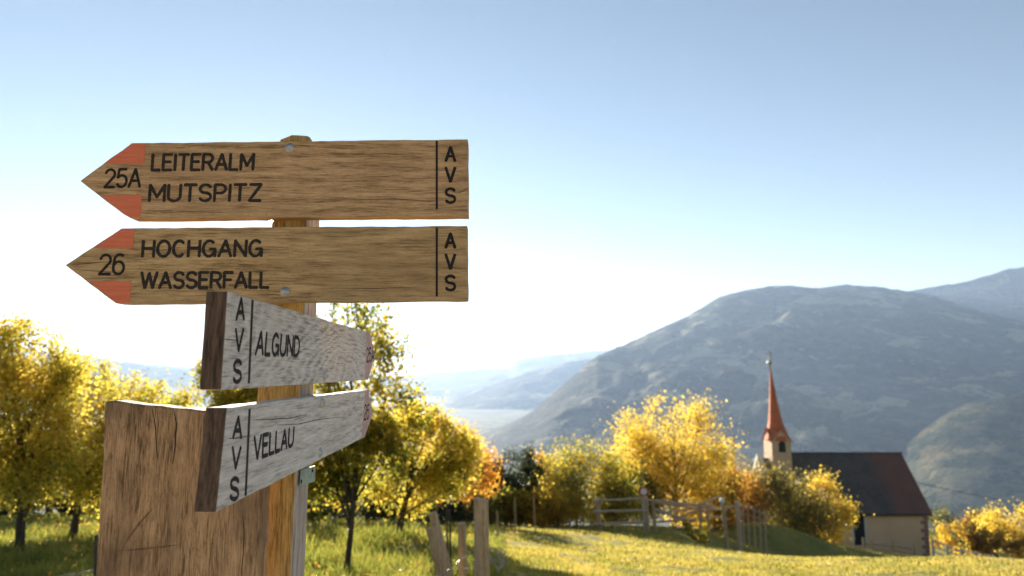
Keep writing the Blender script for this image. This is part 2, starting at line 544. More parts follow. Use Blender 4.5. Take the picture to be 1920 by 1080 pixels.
def mountain(name, sil, r_ridge, r_foot, mat, label, spur=0.16, na=380, nt=150, seed=1.0, back=1.5, floor=FLOOR - 25, rough=1.0, expo=1.15):
    """sil: skyline as pixels; r_ridge, r_foot: [(px, metres)] distances of the crest and of the foot"""
    a = np.array([angles(px, py) for px, py in sil])
    order = np.argsort(a[:, 0]); a = a[order]
    az = np.linspace(a[0, 0], a[-1, 0], na)
    slope = np.interp(az, a[:, 0], a[:, 1])
    rr = np.interp(az, [angles(p, 650)[0] for p, _ in r_ridge], [q for _, q in r_ridge])
    rf = np.interp(az, [angles(p, 650)[0] for p, _ in r_foot], [q for _, q in r_foot])
    kw = max(3, na // 5); kern = np.hanning(kw + 2)[1:-1]; kern /= kern.sum()
    smooth_ = lambda v: np.convolve(np.pad(v, (kw // 2, kw - 1 - kw // 2), mode='edge'), kern, 'valid')
    rr, rf = smooth_(rr), smooth_(rf)
    T = np.concatenate([np.linspace(0, 1, nt), 1 + (np.linspace(0, 1, nt // 2)[1:])])
    V = np.zeros((len(T), na, 3))
    for j in range(na):
        h_r = slope[j] * rr[j]
        L = rr[j] - rf[j]
        for i, t in enumerate(T):
            r = rf[j] + t * L if t <= 1 else rr[j] + (t - 1) * L * back
            x, y = r * math.sin(az[j]), r * math.cos(az[j])
            if t <= 1:
                z = floor + (h_r - floor) * (t ** expo)
                damp = math.sin(math.pi * min(t, 1.0)) ** 0.7 if 0 < t < 1 else 0.0
            else:
                z = h_r + (floor - h_r) * ((t - 1) ** 1.1)
                damp = min(1.0, (t - 1) * 3)
            # ridged spurs running down the slope
            wv = 0.5 * fbm(x, y, 0.0005, 3, seed)
            n1 = 1 - abs(mnoise.noise(Vector((x * 0.0013 + wv, y * 0.0006 + wv, seed)))) * 2
            n2 = fbm(x, y, 0.0022, 5, seed + 5)
            n3 = fbm(x, y, 0.009, 4, seed + 15)
            z += damp * (h_r - floor) * spur * (0.6 * n1 * rough + 0.5 * n2 + 0.13 * n3)
            if t > 0.93 and t <= 1:
                z = min(z, h_r - (1 - t) * 0.02 * (h_r - floor) + 6)
            if t > 1:
                z = min(z, h_r)
            if abs(t - 1) < 1e-6:
                z = h_r + 14 * rough * fbm(x, y, 0.008, 4, seed + 9) * min(1, rr[j] / 5000)
            V[i, j] = (x, y, z)
    nt_ = len(T)
    I = np.arange(nt_ * na).reshape(nt_, na)
    F = np.stack([I[:-1, :-1], I[:-1, 1:], I[1:, 1:], I[1:, :-1]], -1).reshape(-1, 4)
    mid = V[0].mean(0)
    o = mesh_np(name, V.reshape(-1, 3), F, mat, smooth=True, loc=mid)
    tag(o, kind='structure', label=label, cat='mountain')
    return o

mountain('mountain', [(770, 930), (820, 890), (880, 842), (940, 808), (1000, 770), (1060, 716), (1120, 668), (1200, 632), (1290, 592), (1350, 556), (1400, 543), (1440, 538), (1480, 535), (1530, 541),
                      (1580, 534), (1640, 537), (1690, 545), (1750, 556), (1820, 578), (1870, 592), (1920, 604), (2050, 640), (2300, 680), (2600, 720)],
         [(770, 3300), (1000, 3700), (1120, 4200), (1300, 4900), (1480, 5400), (1920, 5600), (2600, 5600)],
         [(770, 2750), (1000, 2500), (1300, 2300), (2600, 2300)],
         mountain_mat('mountain_forest'), 'big rounded forested mountain with pale clearings rising behind the chapel', seed=2.3, spur=0.17)
mountain('mountain', [(1560, 640), (1640, 560), (1720, 541), (1790, 532), (1850, 515), (1895, 502), (1930, 498), (2050, 520), (2300, 600), (2600, 650)],
         [(1560, 6900), (2600, 6900)], [(1560, 6000), (2600, 6000)],
         mountain_mat('mountain_far_blue', 0.3), 'distant blue peak showing above the right shoulder of the forested mountain', seed=7.7, na=120, nt=50)
mountain('mountain', [(1560, 930), (1640, 885), (1700, 836), (1740, 800), (1775, 774), (1810, 758), (1850, 747), (1885, 740), (1920, 735), (2050, 722), (2300, 735), (2600, 760)],
         [(1560, 2500), (2600, 2900)], [(1560, 1900), (2600, 1950)],
         mountain_mat('mountain_shoulder', 0.0, 0.22), 'lower wooded shoulder with a sunlit top at the right edge behind the chapel', seed=31.3, na=160, nt=60, spur=0.1)
mountain('mountain', [(560, 740), (700, 712), (820, 698), (900, 692), (955, 690), (968, 676), (990, 670), (1050, 664), (1120, 657), (1200, 650), (1330, 680), (1450, 760)],
         [(560, 13500), (1450, 12500)], [(560, 10500), (1450, 9800)],
         mountain_mat('mountain_mesa', 0.3), 'hazy flat topped ridge far down the valley', seed=12.1, na=160, nt=50, spur=0.1)
mountain('mountain', [(740, 800), (800, 770), (860, 738), (920, 722), (980, 702), (1060, 680), (1140, 668), (1260, 690), (1400, 800)],
         [(740, 8500), (1400, 8000)], [(740, 7000), (1400, 6600)],
         mountain_mat('mountain_spur'), 'hazy middle spur sloping into the misty valley left of the forested mountain', seed=17.1, na=120, nt=50, spur=0.12)
mountain('mountain', [(-900, 690), (-500, 640), (-200, 650), (0, 652), (80, 658), (150, 664), (230, 676), (290, 683), (345, 686), (420, 694), (520, 704), (640, 722), (760, 760)],
         [(-900, 9500), (760, 11500)], [(-900, 7400), (760, 9000)],
         mountain_mat('mountain_left', 0.2), 'pale blue long ridge beyond the orchard on the left', seed=21.4, na=160, nt=50, spur=0.12)

# the sun itself, far beyond the haze
def build_sun():
    t = NT('sun_glow'); e = t.n("ShaderNodeEmission")
    e.inputs[0].default_value = (1.0, 0.93, 0.8, 1); e.inputs[1].default_value = 400.0
    tb = t.n('ShaderNodeBsdfTransparent'); ad = t.n('ShaderNodeAddShader')
    t.l(e.outputs[0], ad.inputs[0]); t.l(tb.outputs[0], ad.inputs[1]); t.l(ad.outputs[0], t.out.inputs['Surface'])
    t.m.cycles.emission_sampling = 'NONE'
    me = bpy.data.meshes.new('sun'); bm = bmesh.new()
    bmesh.ops.create_uvsphere(bm, u_segments=32, v_segments=16, radius=60000 * math.tan(rad(0.28)))
    bm.to_mesh(me); bm.free(); me.materials.append(t.m)
    o = bpy.data.objects.new('sun', me); COL.objects.link(o)
    o.location = SUN_DIR * 60000
    tag(o, 'white blazing sun low in the sky between the two upper sign boards', 'sun', kind='structure')
build_sun()

# ------------------------------------------------------------------ stroke lettering
def arc(cx, cy, rx, ry, a0, a1, n=12):
    return [(cx + rx * math.cos(rad(a0 + (a1 - a0) * i / n)), cy + ry * math.sin(rad(a0 + (a1 - a0) * i / n))) for i in range(n + 1)]
GL = {
 'A': (0.66, [[(0, 0), (.33, 1), (.66, 0)], [(.115, .34), (.545, .34)]]),
 'C': (0.62, [arc(.31, .5, .31, .5, 48, 312, 22)]),
 'D': (0.62, [[(0, 0), (0, 1), (.25, 1)] + arc(.25, .5, .37, .5, 90, -90, 16) + [(0, 0)]]),
 'E': (0.5, [[(.5, 1), (0, 1), (0, 0), (.5, 0)], [(0, .53), (.43, .53)]]),
 'F': (0.48, [[(.48, 1), (0, 1), (0, 0)], [(0, .52), (.4, .52)]]),
 'G': (0.66, [arc(.32, .5, .32, .5, 48, 335, 22), [(.36, .46), (.65, .46), (.65, 0.0)]]),
 'H': (0.6, [[(0, 0), (0, 1)], [(.6, 0), (.6, 1)], [(0, .52), (.6, .52)]]),
 'I': (0.04, [[(.02, 0), (.02, 1)]]),
 'L': (0.46, [[(0, 1), (0, 0), (.46, 0)]]),
 'M': (0.74, [[(0, 0), (0, 1), (.37, .25), (.74, 1), (.74, 0)]]),
 'N': (0.6, [[(0, 0), (0, 1), (.6, 0), (.6, 1)]]),
 'O': (0.66, [arc(.33, .5, .33, .5, 90, 450, 28)]),
 'P': (0.54, [[(0, 0), (0, 1), (.28, 1)] + arc(.28, .74, .26, .26, 90, -90, 10) + [(0, .48)]]),
 'R': (0.58, [[(0, 0), (0, 1), (.30, 1)] + arc(.30, .745, .26, .255, 90, -90, 10) + [(0, .49)], [(.30, .49), (.58, 0)]]),
 'S': (0.56, [arc(.28, .75, .27, .25, 25, 270, 14) + arc(.28, .25, .28, .25, 90, -155, 14)]),
 'T': (0.58, [[(0, 1), (.58, 1)], [(.29, 1), (.29, 0)]]),
 'U': (0.6, [[(0, 1), (0, .3)] + arc(.3, .3, .3, .3, 180, 360, 14) + [(.6, 1)]]),
 'V': (0.64, [[(0, 1), (.32, 0), (.64, 1)]]),
 'W': (0.92, [[(0, 1), (.23, 0), (.46, .95), (.69, 0), (.92, 1)]]),
 'Z': (0.56, [[(.02, 1), (.56, 1), (0, 0), (.56, 0)]]),
 '2': (0.56, [arc(.28, .72, .27, .28, 165, -25, 12) + [(0, 0), (.57, 0)]]),
 '5': (0.56, [[(.5, 1), (.08, 1), (.03, .53)] + arc(.27, .33, .29, .33, 130, -150, 16)]),
 '6': (0.56, [[(.47, .93)] + arc(.30, .72, .26, .28, 60, 170, 8) + [(.0, .34)] + arc(.28, .32, .28, .32, 180, 540, 22)]),
}
def seg_resample(pl, step):
    out = [pl[0]]
    for a, b in zip(pl[:-1], pl[1:]):
        d = math.hypot(b[0] - a[0], b[1] - a[1]); k = max(1, int(d / step))
        for i in range(1, k + 1):
            out.append((a[0] + (b[0] - a[0]) * i / k, a[1] + (b[1] - a[1]) * i / k))
    return out

def text_strokes(text, gap=0.2):
    """returns strokes in a [0,1]x[0,1] box"""
    x = 0; st = []
    for ch in text:
        if ch == ' ':
            x += 0.4; continue
        w, pls = GL[ch]
        for pl in pls:
            # split at sharp corners so every limb is one clean routed groove
            cur = [pl[0]]
            for i in range(1, len(pl)):
                cur.append(pl[i])
                if i < len(pl) - 1:
                    a = math.atan2(pl[i][1] - pl[i - 1][1], pl[i][0] - pl[i - 1][0]); b = math.atan2(pl[i + 1][1] - pl[i][1], pl[i + 1][0] - pl[i][0])
                    d = abs((b - a + math.pi) % (2 * math.pi) - math.pi)
                    if d > rad(40):
                        st.append([(p[0] + x, p[1]) for p in cur]); cur = [pl[i]]
            st.append([(p[0] + x, p[1]) for p in cur])
        x += w + gap
    W = x - gap
    return [[(p[0] / W, p[1]) for p in s] for s in st]

def lettering(text, quad, toworld, r, normal, parent, gap=0.2, mat=None, rjit=0.12, vertical=False, name='lettering'):
    """quad: pixel corners (bottom-left, bottom-right, top-right, top-left)"""
    q = [np.array(toworld(*c)) for c in quad]
    mb = MB(); rnd = random.Random(hash(text) % 1000)
    nrm = np.array(normal, float)
    def put(st):
        for s in st:
            s = seg_resample(s, 0.06)
            pts = [(q[0] * (1 - u) + q[1] * u) * (1 - v) + (q[3] * (1 - u) + q[2] * u) * v + nrm * 0.0003 for u, v in s]
            # rounded ends
            t0 = pts[0] - pts[1]; t0 /= np.linalg.norm(t0); t1 = pts[-1] - pts[-2]; t1 /= np.linalg.norm(t1)
            rr = [r * (1 + rnd.uniform(-rjit, rjit)) for _ in pts]
            P = [pts[0] + t0 * r * .7, pts[0] + t0 * r * .4] + pts + [pts[-1] + t1 * r * .4, pts[-1] + t1 * r * .7]
            rr = [r * .35, r * .8] + rr + [r * .8, r * .35]
            mb.tube(P, rr, 8, True, (nrm, 0.0006 / r))
    if vertical:
        n = len(text)
        for i, ch in enumerate(text):
            st = text_strokes(ch)
            hh = 0.25 / 1.0
            v0 = 1 - (i * (1 - hh) / (n - 1)) - hh
            put([[(p[0], v0 + p[1] * hh) for p in s] for s in st])
    else:
        put(text_strokes(text, gap))
    o = mb.build(name, mat or M['ink'], ROOT, smooth=True)
    sub(o, parent)
    return o

# ------------------------------------------------------------------ signpost
ROOT = empty('signpost', (-0.44, 1.35, terr(-0.44, 1.35)))
tag(ROOT, 'wooden trail signpost with four arrow boards, two brown and two grey', 'signpost')

YB = 1.268            # front plane of the two brown boards
XB = -0.368           # outer plane of the two grey boards
PB = lambda px, py: at(px, py, YB)
PX = lambda px, py: on_x(px, py, XB)

def rough_edge(pts, k, amp, rnd):
    out = []
    n = len(pts)
    for i in range(n):
        a = np.array(pts[i]); b = np.array(pts[(i + 1) % n])
        m = max(1, int(np.linalg.norm(b - a) / k))
        for j in range(m):
            p = a + (b - a) * j / m
            if j: p = p + np.array([rnd.uniform(-amp, amp) for _ in range(3)])
            out.append(p)
    return out

def front_board(outline, label, seed, mat='board_brown'):
    rnd = random.Random(seed)
    pts = [PB(*p) for p in outline]
    pts = rough_edge(pts, 0.02, 0.0007, rnd)
    for p in pts: p[1] = YB
    mb = MB(); mb.prism(pts, (0, 0.028, 0))
    o = mb.build('arrow_board', M[mat], ROOT, bevel=0.0012)
    o["label"] = label
    return o
NF = (0, -1, 0)
def patch(poly, toworld, normal, mat, name, parent, th=0.0005, jag=0.0):
    rnd = random.Random(len(poly)); nrm = np.array(normal, float)
    pts = [np.array(toworld(*p)) for p in poly]
    if jag:
        pts = rough_edge(pts, 0.004, jag, rnd)
    k = int(np.argmax(np.abs(nrm)))
    lv = np.array(toworld(*poly[0]))[k]
    for p in pts: p[k] = lv
    mb = MB(); mb.prism([p + nrm * th for p in pts], -nrm * (th + 0.004))
    return sub(mb.build(name, mat, ROOT), parent)

def bolt(p, normal, parent, r=0.0075):
    mb = MB()
    n = np.array(normal, float)
    mb.lathe(np.array(p) - n * 0.001, normal, [(0, r * 1.25), (0.0018, r * 1.25), (0.0020, r), (0.0045, r * .85), (0.0062, r * .45), (0.0066, r * 0.1)], 18)
    o = mb.build('bolt', M['steel'], ROOT, smooth=True)
    return sub(o, parent)

# upper brown board
b1 = front_board([(150, 339), (247, 268), (877, 261), (878, 405), (247, 410), (232, 402)], 'upper brown board with red tip, numbered 25A', 5)
patch([(196, 306), (248, 269), (273, 268.6), (270, 308)], PB, NF, M['red_paint'], 'red_stripe', b1, jag=0.0004)
patch([(189, 366.5), (266, 365), (264, 406), (247, 409), (232, 401.5)], PB, NF, M['red_paint'], 'red_stripe', b1, jag=0.0004)
lettering('25A', [(196, 351), (262, 350), (265, 317), (199, 318)], PB, 0.0026, NF, b1, gap=0.16)
lettering('LEITERALM', [(285, 319), (474, 318), (476, 289), (287, 290)], PB, 0.0030, NF, b1, mat=M['ink_worn'])
lettering('MUTSPITZ', [(280, 377), (488, 376), (490, 346), (282, 347)], PB, 0.0030, NF, b1, mat=M['ink_worn'])
lettering('AVS', [(836, 380), (853, 380), (853, 276), (836, 276)], PB, 0.0028, NF, b1, vertical=True)
patch([(817, 264), (821, 264), (821, 392), (817, 392)], PB, NF, M['ink'], 'dividing_line', b1, th=0.0006)
bolt(PB(543, 277), NF, b1)
# lower brown board
b2 = front_board([(122, 497), (228, 428), (876, 423.5), (877, 563), (240, 569.5), (217, 569)], 'lower brown board with red tip, numbered 26', 6, 'board_olive')
patch([(175, 465), (229, 429), (253, 428.6), (249, 465.5)], PB, NF, M['red_paint'], 'red_stripe', b2, jag=0.0004)
patch([(168, 527), (246, 527), (244, 568.3), (218, 568)], PB, NF, M['red_paint'], 'red_stripe', b2, jag=0.0004)
lettering('26', [(186, 514), (231, 514), (234, 477), (189, 478)], PB, 0.0026, NF, b2, gap=0.16)
lettering('HOCHGANG', [(267, 481), (490, 480), (492, 451), (269, 452)], PB, 0.0030, NF, b2, mat=M['ink_worn'])
lettering('WASSERFALL', [(264, 540), (503, 539), (504, 511), (266, 511)], PB, 0.0030, NF, b2, mat=M['ink_worn'])
lettering('AVS', [(836, 544), (853, 544), (853, 438), (836, 438)], PB, 0.0028, NF, b2, vertical=True)
patch([(817, 427), (821, 427), (821, 556), (817, 556)], PB, NF, M['ink'], 'dividing_line', b2, th=0.0006)
bolt(PB(534, 547), NF, b2)

# the two grey boards pointing down the valley
kn = PX(668, 735) - np.array(ROOT.location)
M['board_knot'] = wood('board_knot', (0.72, 0.66, 0.60), (0.56, 0.505, 0.455), (0.23, 0.195, 0.17), 'y', knot=(kn[0], kn[1], kn[2]), fleck=0.6, ring=110, wobble=0.05, ringw=0.075)
NX = (1, 0, 0)
def side_board(outline, mat, label, seed):
    rnd = random.Random(seed)
    pts = rough_edge([PX(*p) for p in outline], 0.025, 0.0007, rnd)
    for p in pts: p[0] = XB
    mb = MB(); mb.prism(pts, (-0.028, 0, 0))
    o = mb.build('arrow_board', [mat, M['end_grain']], ROOT)
    # the near sawn end is dark end grain
    for pl in o.data.polygons:
        if pl.normal.y < -0.8:
            pl.material_index = 1
    md = o.modifiers.new("bevel", 'BEVEL'); md.width = 0.0015; md.segments = 2; md.limit_method = 'ANGLE'
    o["label"] = label
    return o
b3 = side_board([(427, 546), (694, 624), (702, 668), (690, 712), (415, 731)], M['board_knot'], 'upper grey board with swirling grain reading ALGUND', 7)
lettering('AVS', [(437, 716), (451, 716), (459, 560), (445, 560)], PX, 0.0031, NX, b3, vertical=True)
patch([(471.5, 562), (475, 563), (468, 719), (464.5, 719)], PX, NX, M['ink'], 'dividing_line', b3, th=0.0006)
lettering('ALGUND', [(479, 664), (560, 667), (562, 633), (483, 622)], PX, 0.0033, NX, b3)
patch([(688, 622.3), (694, 624), (702, 668), (690, 712), (684, 712.4)], PX, NX, M['pink_paint'], 'faded_tip', b3)
lettering('25A', [(687, 678), (701, 678), (701, 653), (687, 653)], PX, 0.0030, NX, b3, gap=0.14)
bolt(PX(611, 610), NX, b3, 0.0085); bolt(PX(608, 703), NX, b3, 0.0085)
b4 = side_board([(426, 764), (690, 731), (699, 775), (683, 820), (405, 961)], M['board_grey'], 'lower grey board reading VELLAU', 8)
lettering('AVS', [(431, 936), (446, 936), (454, 782), (439, 782)], PX, 0.0031, NX, b4, vertical=True)
patch([(466, 767), (469.5, 766.5), (462, 929), (458.5, 930)], PX, NX, M['ink'], 'dividing_line', b4, th=0.0006)
lettering('VELLAU', [(476, 862), (549, 835), (551, 802), (477, 820)], PX, 0.0033, NX, b4)
patch([(685, 731.6), (690, 731), (699, 775), (683, 820), (678, 822.5)], PX, NX, M['pink_paint'], 'faded_tip', b4)
lettering('26', [(682, 787), (691, 785), (692, 758), (683, 760)], PX, 0.0030, NX, b4, gap=0.14)
bolt(PX(604, 755), NX, b4, 0.0085); bolt(PX(600, 848), NX, b4, 0.0085)
# hairline cracks in the grey boards
def crack(pxs, toworld, normal, parent, w=0.0011, name='crack', mat='crack'):
    nrm = np.array(normal, float); mb = MB()
    P = [np.array(toworld(*p)) + nrm * 0.0002 for p in pxs]
    n = len(P)
    mb.tube(P, [w * (0.25 + math.sin(math.pi * (i + .3) / (n - .4))) * .8 for i in range(n)], 6, True, (nrm, 0.0005 / w))
    return sub(mb.build(name, M[mat], ROOT), parent)
crack([(478, 787), (510, 786), (545, 784), (575, 777)], PX, NX, b4, 0.0008)
crack([(520, 797), (560, 795), (600, 786), (640, 782)], PX, NX, b4, 0.0007)
crack([(428, 822), (440, 822), (470, 817)], PX, NX, b4, 0.0008)
crack([(419, 636), (430, 637), (444, 638)], PX, NX, b3, 0.0008)
crack([(850, 361), (862, 362), (874, 354), (877, 353)], PB, NF, b1, 0.0007)

crack([(640, 372), (690, 374), (740, 373), (800, 377), (814, 377)], PB, NF, b1, 0.0006)
crack([(300, 399), (350, 397), (420, 398)], PB, NF, b1, 0.0005)
crack([(660, 290), (720, 288), (770, 291)], PB, NF, b1, 0.0005)
crack([(828, 503), (850, 502), (876, 503)], PB, NF, b2, 0.0007)
crack([(620, 540), (700, 541), (790, 538)], PB, NF, b2, 0.0006)
crack([(135, 497), (165, 494), (190, 492)], PB, NF, b2, 0.0006)
crack([(140, 505), (175, 508), (235, 512)], PB, NF, b2, 0.0005)

# the square post
def post():
    mb = MB(); rnd = random.Random(3)
    xl, xr, yf, yb = -0.479, -0.398, 1.298, 1.385
    top = at(560, 258, 1.3)[2]; bot = ROOT.location[2] - 0.35
    lean = 0.028
    n = 44
    rings = []
    for i in range(n + 1):
        z = bot + (top - bot) * i / n
        s = lean * (z / 0.45) if z > 0 else lean * z / 1.3 * 0.9
        dx = s * 0.75
        j = lambda a: rnd.uniform(-a, a)
        rr = []
        for (x, y) in ((xl, yf), (xl + .025, yf), (xl + .055, yf), (xr, yf), (xr, yf + .03), (xr, yf + .06), (xr, yb), (xl, yb)):
            jx = 0 if x == xr else j(.0012)
            jy = 0 if y == yf and z > -0.45 else j(.0012)
            zz = z + (j(.006) if i == n else 0)
            off = min(dx, 0.0) if x == xr else dx
            rr.append((x + off + jx, y + jy, zz))
        rings.append(rr)
    k = 8
    V = [p for r in rings for p in r]; F = []
    fm = []
    for i in range(n):
        for a in range(k):
            b = (a + 1) % k
            F.append((i * k + a, i * k + b, (i + 1) * k + b, (i + 1) * k + a)); fm.append(1 if a in (3, 4, 5) else 0)
    F.append(tuple(n * k + a for a in range(k))); fm.append(1)
    F.append(tuple(range(k - 1, -1, -1))); fm.append(0)
    mb.v = V; mb.f = F
    return mb.build('post', [M['post_orange'], M['post_grey']], ROOT, fmat=fm, bevel=0.002)
post_o = post()
# green metal tag below the lowest board
XP = -0.397
mbp = MB(); q = [on_x(563, 881, XP), on_x(589, 873, XP), on_x(588, 903, XP), on_x(561, 911, XP)]
for p in q: p[0] = XP
mbp.prism(q, (0.003, 0, 0))
pl = mbp.build('metal_plate', M['green_plate'], ROOT, bevel=0.0008)
for (px, py) in ((565, 903), (586, 882)):
    mb = MB(); mb.lathe(on_x(px, py, XP + 0.003), NX, [(0, .004), (.001, .0036), (.0016, .001)], 10)
    sub(mb.build('screw', M['dark_metal'], ROOT, smooth=True), pl)

# ------------------------------------------------------------------ broad old plank beside the post
def plank():
    Yp = 1.225
    outl = [(178, 1085), (184, 1000), (190, 900), (194, 800), (196, 753), (215, 751), (250, 757), (300, 761), (350, 766), (400, 771), (440, 777), (487, 786),
            (491, 830), (491, 925), (488, 1000), (484, 1085)]
    rnd = random.Random(9)
    pts = [at(px, py, Yp) for px, py in outl]
    zb = terr(-0.6, Yp) - 0.3
    pts = [np.array((pts[0][0] - .03, Yp, zb))] + pts + [np.array((pts[-1][0] - .03, Yp, zb))]
    pts = rough_edge(pts, 0.018, 0.0016, rnd)
    for p in pts: p[1] = Yp
    zt = max(p[2] for p in pts)
    root = empty('plank_post', (-0.62, Yp + .03, terr(-.62, Yp)))
    tag(root, 'broad brown weathered plank post standing left of the signpost', 'wooden post')
    mb = MB(); mb.prism(pts, (0, 0.045, 0))
    o = mb.build('plank', M['plank'], root, bevel=0.004)
    global ROOT
    keep = ROOT; ROOT = root
    P = lambda px, py: at(px, py, Yp)
    crack([(285, 764), (289, 785), (292, 805), (293, 830), (295, 858)], P, NF, o, 0.0010)
    crack([(326, 770), (331, 795), (329, 815), (328, 842), (324, 870)], P, NF, o, 0.0014)
    crack([(285, 955), (262, 980), (240, 1010), (228, 1032)], P, NF, o, 0.0022, 'carved_line', 'faint_mark')
    crack([(218, 1032), (250, 1031), (300, 1026), (330, 1022)], P, NF, o, 0.0022, 'carved_line', 'faint_mark')
    crack([(456, 970), (458, 1000), (456, 1040), (452, 1080)], P, NF, o, 0.0009)
    ROOT = keep
plank()

# ------------------------------------------------------------------ trees
def bez(a, b, c, n):
    t = np.linspace(0, 1, n)[:, None]
    return (1 - t) ** 2 * a + 2 * t * (1 - t) * b + t ** 2 * c

def leaves_mesh(name, P, size, rng, mat, parent, droop=0.35, clump=None):
    n = len(P)
    d = rng.normal(size=(n, 3)); d[:, 2] -= droop
    d /= np.linalg.norm(d, axis=1)[:, None]
    h = rng.normal(size=(n, 3))
    s = np.cross(d, h); s /= np.linalg.norm(s, axis=1)[:, None] + 1e-9
    nn = np.cross(d, s)
    L = size * rng.uniform(0.65, 1.35, n)[:, None]
    W = L * rng.uniform(0.26, 0.36, n)[:, None]
    base = P
    tip = P + d * L
    lf = P + d * L * 0.45 + s * W + nn * W * 0.35
    rt = P + d * L * 0.45 - s * W + nn * W * 0.35
    V = np.stack([base, lf, tip, rt], 1).reshape(-1, 3)
    F = np.arange(4 * n).reshape(n, 4)
    return mesh_np(name, V, F, mat, parent)

def tree(name, label, cat, px, Y, top, hw, mat, n_leaf, leaf, seed, base_frac=0.25, trunk_r=0.06, group=None, depth=1.0, limbs=11, spread=0.16, lean=(0, 0), parts=('trunk', 'crown'), shoots=0, stems=1, skirt=0.0):
    """a tree whose trunk stands on the ground under pixel column px at distance Y; top: skyline row; hw: half width in pixels"""
    rng = np.random.default_rng(seed)
    g = ground(px, Y)
    tp = at(px, top, Y)
    H = tp[2] - g[2]
    R = hw / FPX * Y
    root = empty(name, g)
    tag(root, label, cat, group)
    cz = g[2] + H * (base_frac + (1 - base_frac) * 0.5)
    rz = H * (1 - base_frac) * 0.5
    C = np.array([g[0] + lean[0], g[1] + lean[1], cz])
    mb = MB()
    pts_leaf = []
    stem_tops = []
    for sidx in range(stems):
        off = np.array([rng.normal() * 0.12 * R * (stems > 1), rng.normal() * 0.12 * R * (stems > 1), 0])
        a = g + off - np.array([0, 0, 0.1]); c = C + off * 3 + np.array([0, 0, rz * 0.35]); b = (a + c) / 2 + rng.normal(size=3) * np.array([.10, .10, 0]) * H * 0.4
        T = bez(a, b, c, 9)
        r0 = trunk_r * (1 if stems == 1 else 0.6)
        mb.tube(T, [r0 * (1.35 if i == 0 else 1) * (1 - 0.075 * i) for i in range(9)], 7)
        stem_tops.append(T)
    for li in range(limbs):
        T = stem_tops[li % stems]
        k = rng.uniform(0.35 if base_frac > .12 else 0.12, 0.95)
        st = T[int(k * 8)]
        # target on the crown's surface
        az = rng.uniform(0, 2 * math.pi) if li % 3 else rng.choice([0, math.pi]) + rng.normal() * .5
        ez = rng.uniform(-0.75 - skirt, 1.0)
        rr = math.sqrt(max(0.05, 1 - min(1, ez * ez))) * rng.uniform(0.75, 1.08)
        if base_frac < .06 and ez < 0: rr = rng.uniform(.7, 1.05); ez = max(ez * 1.3, -.97)
        tgt = C + np.array([R * rr * math.cos(az), R * depth * rr * math.sin(az), rz * ez * rng.uniform(.85, 1.0)])
        mid = (st + tgt) / 2 + np.array([0, 0, 0.12 * rz]) + rng.normal(size=3) * R * 0.1
        L = bez(st, mid, tgt, 7)
        r1 = trunk_r * 0.42
        mb.tube(L, [r1 * (1 - 0.135 * i) for i in range(7)], 5)
        pts_leaf.append((L[3:], 0.8))
        for bi in range(6):
            s2 = L[rng.integers(2, 7)]
            dv = rng.normal(size=3); dv[2] = abs(dv[2]) * 0.8 - 0.1
            dv = dv / np.linalg.norm(dv) * 0.7 + (s2 - C) / (np.linalg.norm(s2 - C) + 1e-6) * 0.5
            e2 = s2 + dv * min(R, rz) * rng.uniform(.25, .6)
            # stay near the crown's hull
            q = (e2 - C) / np.array([R, R * depth, rz]); ql = np.linalg.norm(q)
            if ql > 1.05 and not (base_frac < .06 and q[2] < 0): e2 = C + (e2 - C) * 1.05 / ql
            B = bez(s2, (s2 + e2) / 2 + rng.normal(size=3) * .05 * R, e2, 5)
            mb.tube(B, [r1 * .38 * (1 - .19 * i) for i in range(5)], 4, cap=False)
            pts_leaf.append((B, 1.0))
    for k in range(shoots):
        az = rng.uniform(0, 2 * math.pi); rr = rng.uniform(.1, .85)
        s2 = C + np.array([R * rr * math.cos(az), R * depth * rr * math.sin(az), rz * math.sqrt(1 - rr * rr) * .8])
        e2 = s2 + np.array([rng.normal() * .12 * R, rng.normal() * .12 * R, rng.uniform(.18, .42) * rz])
        B = bez(s2, (s2 + e2) / 2 + rng.normal(size=3) * .04 * R, e2, 6)
        mb.tube(B, [r1 * .3 * (1 - .16 * i) for i in range(6)], 4, cap=False)
        pts_leaf.append((B, 0.5))
    tr = mb.build(parts[0], M['bark'], root, smooth=True)
    w = np.array([len(p) * q for p, q in pts_leaf]); w = w / w.sum()
    P = []
    for (B, q), ww in zip(pts_leaf, w):
        m = max(3, int(n_leaf * ww))
        t = rng.uniform(0.1, 1.05, m) * (len(B) - 1)
        i0 = np.clip(t.astype(int), 0, len(B) - 2); f = (t - i0)[:, None]
        base = B[i0] * (1 - f) + B[i0 + 1] * f
        sg = spread * min(R, rz) * (1.0 if q >= .8 else .35)
        P.append(base + rng.normal(size=(m, 3)) * sg)
    P = np.concatenate(P)
    gz = terr_arr(P[:, 0], P[:, 1])
    P = P[P[:, 2] > gz + 0.12]
    leaves_mesh(parts[1], P, leaf, rng, mat, root)
    return root

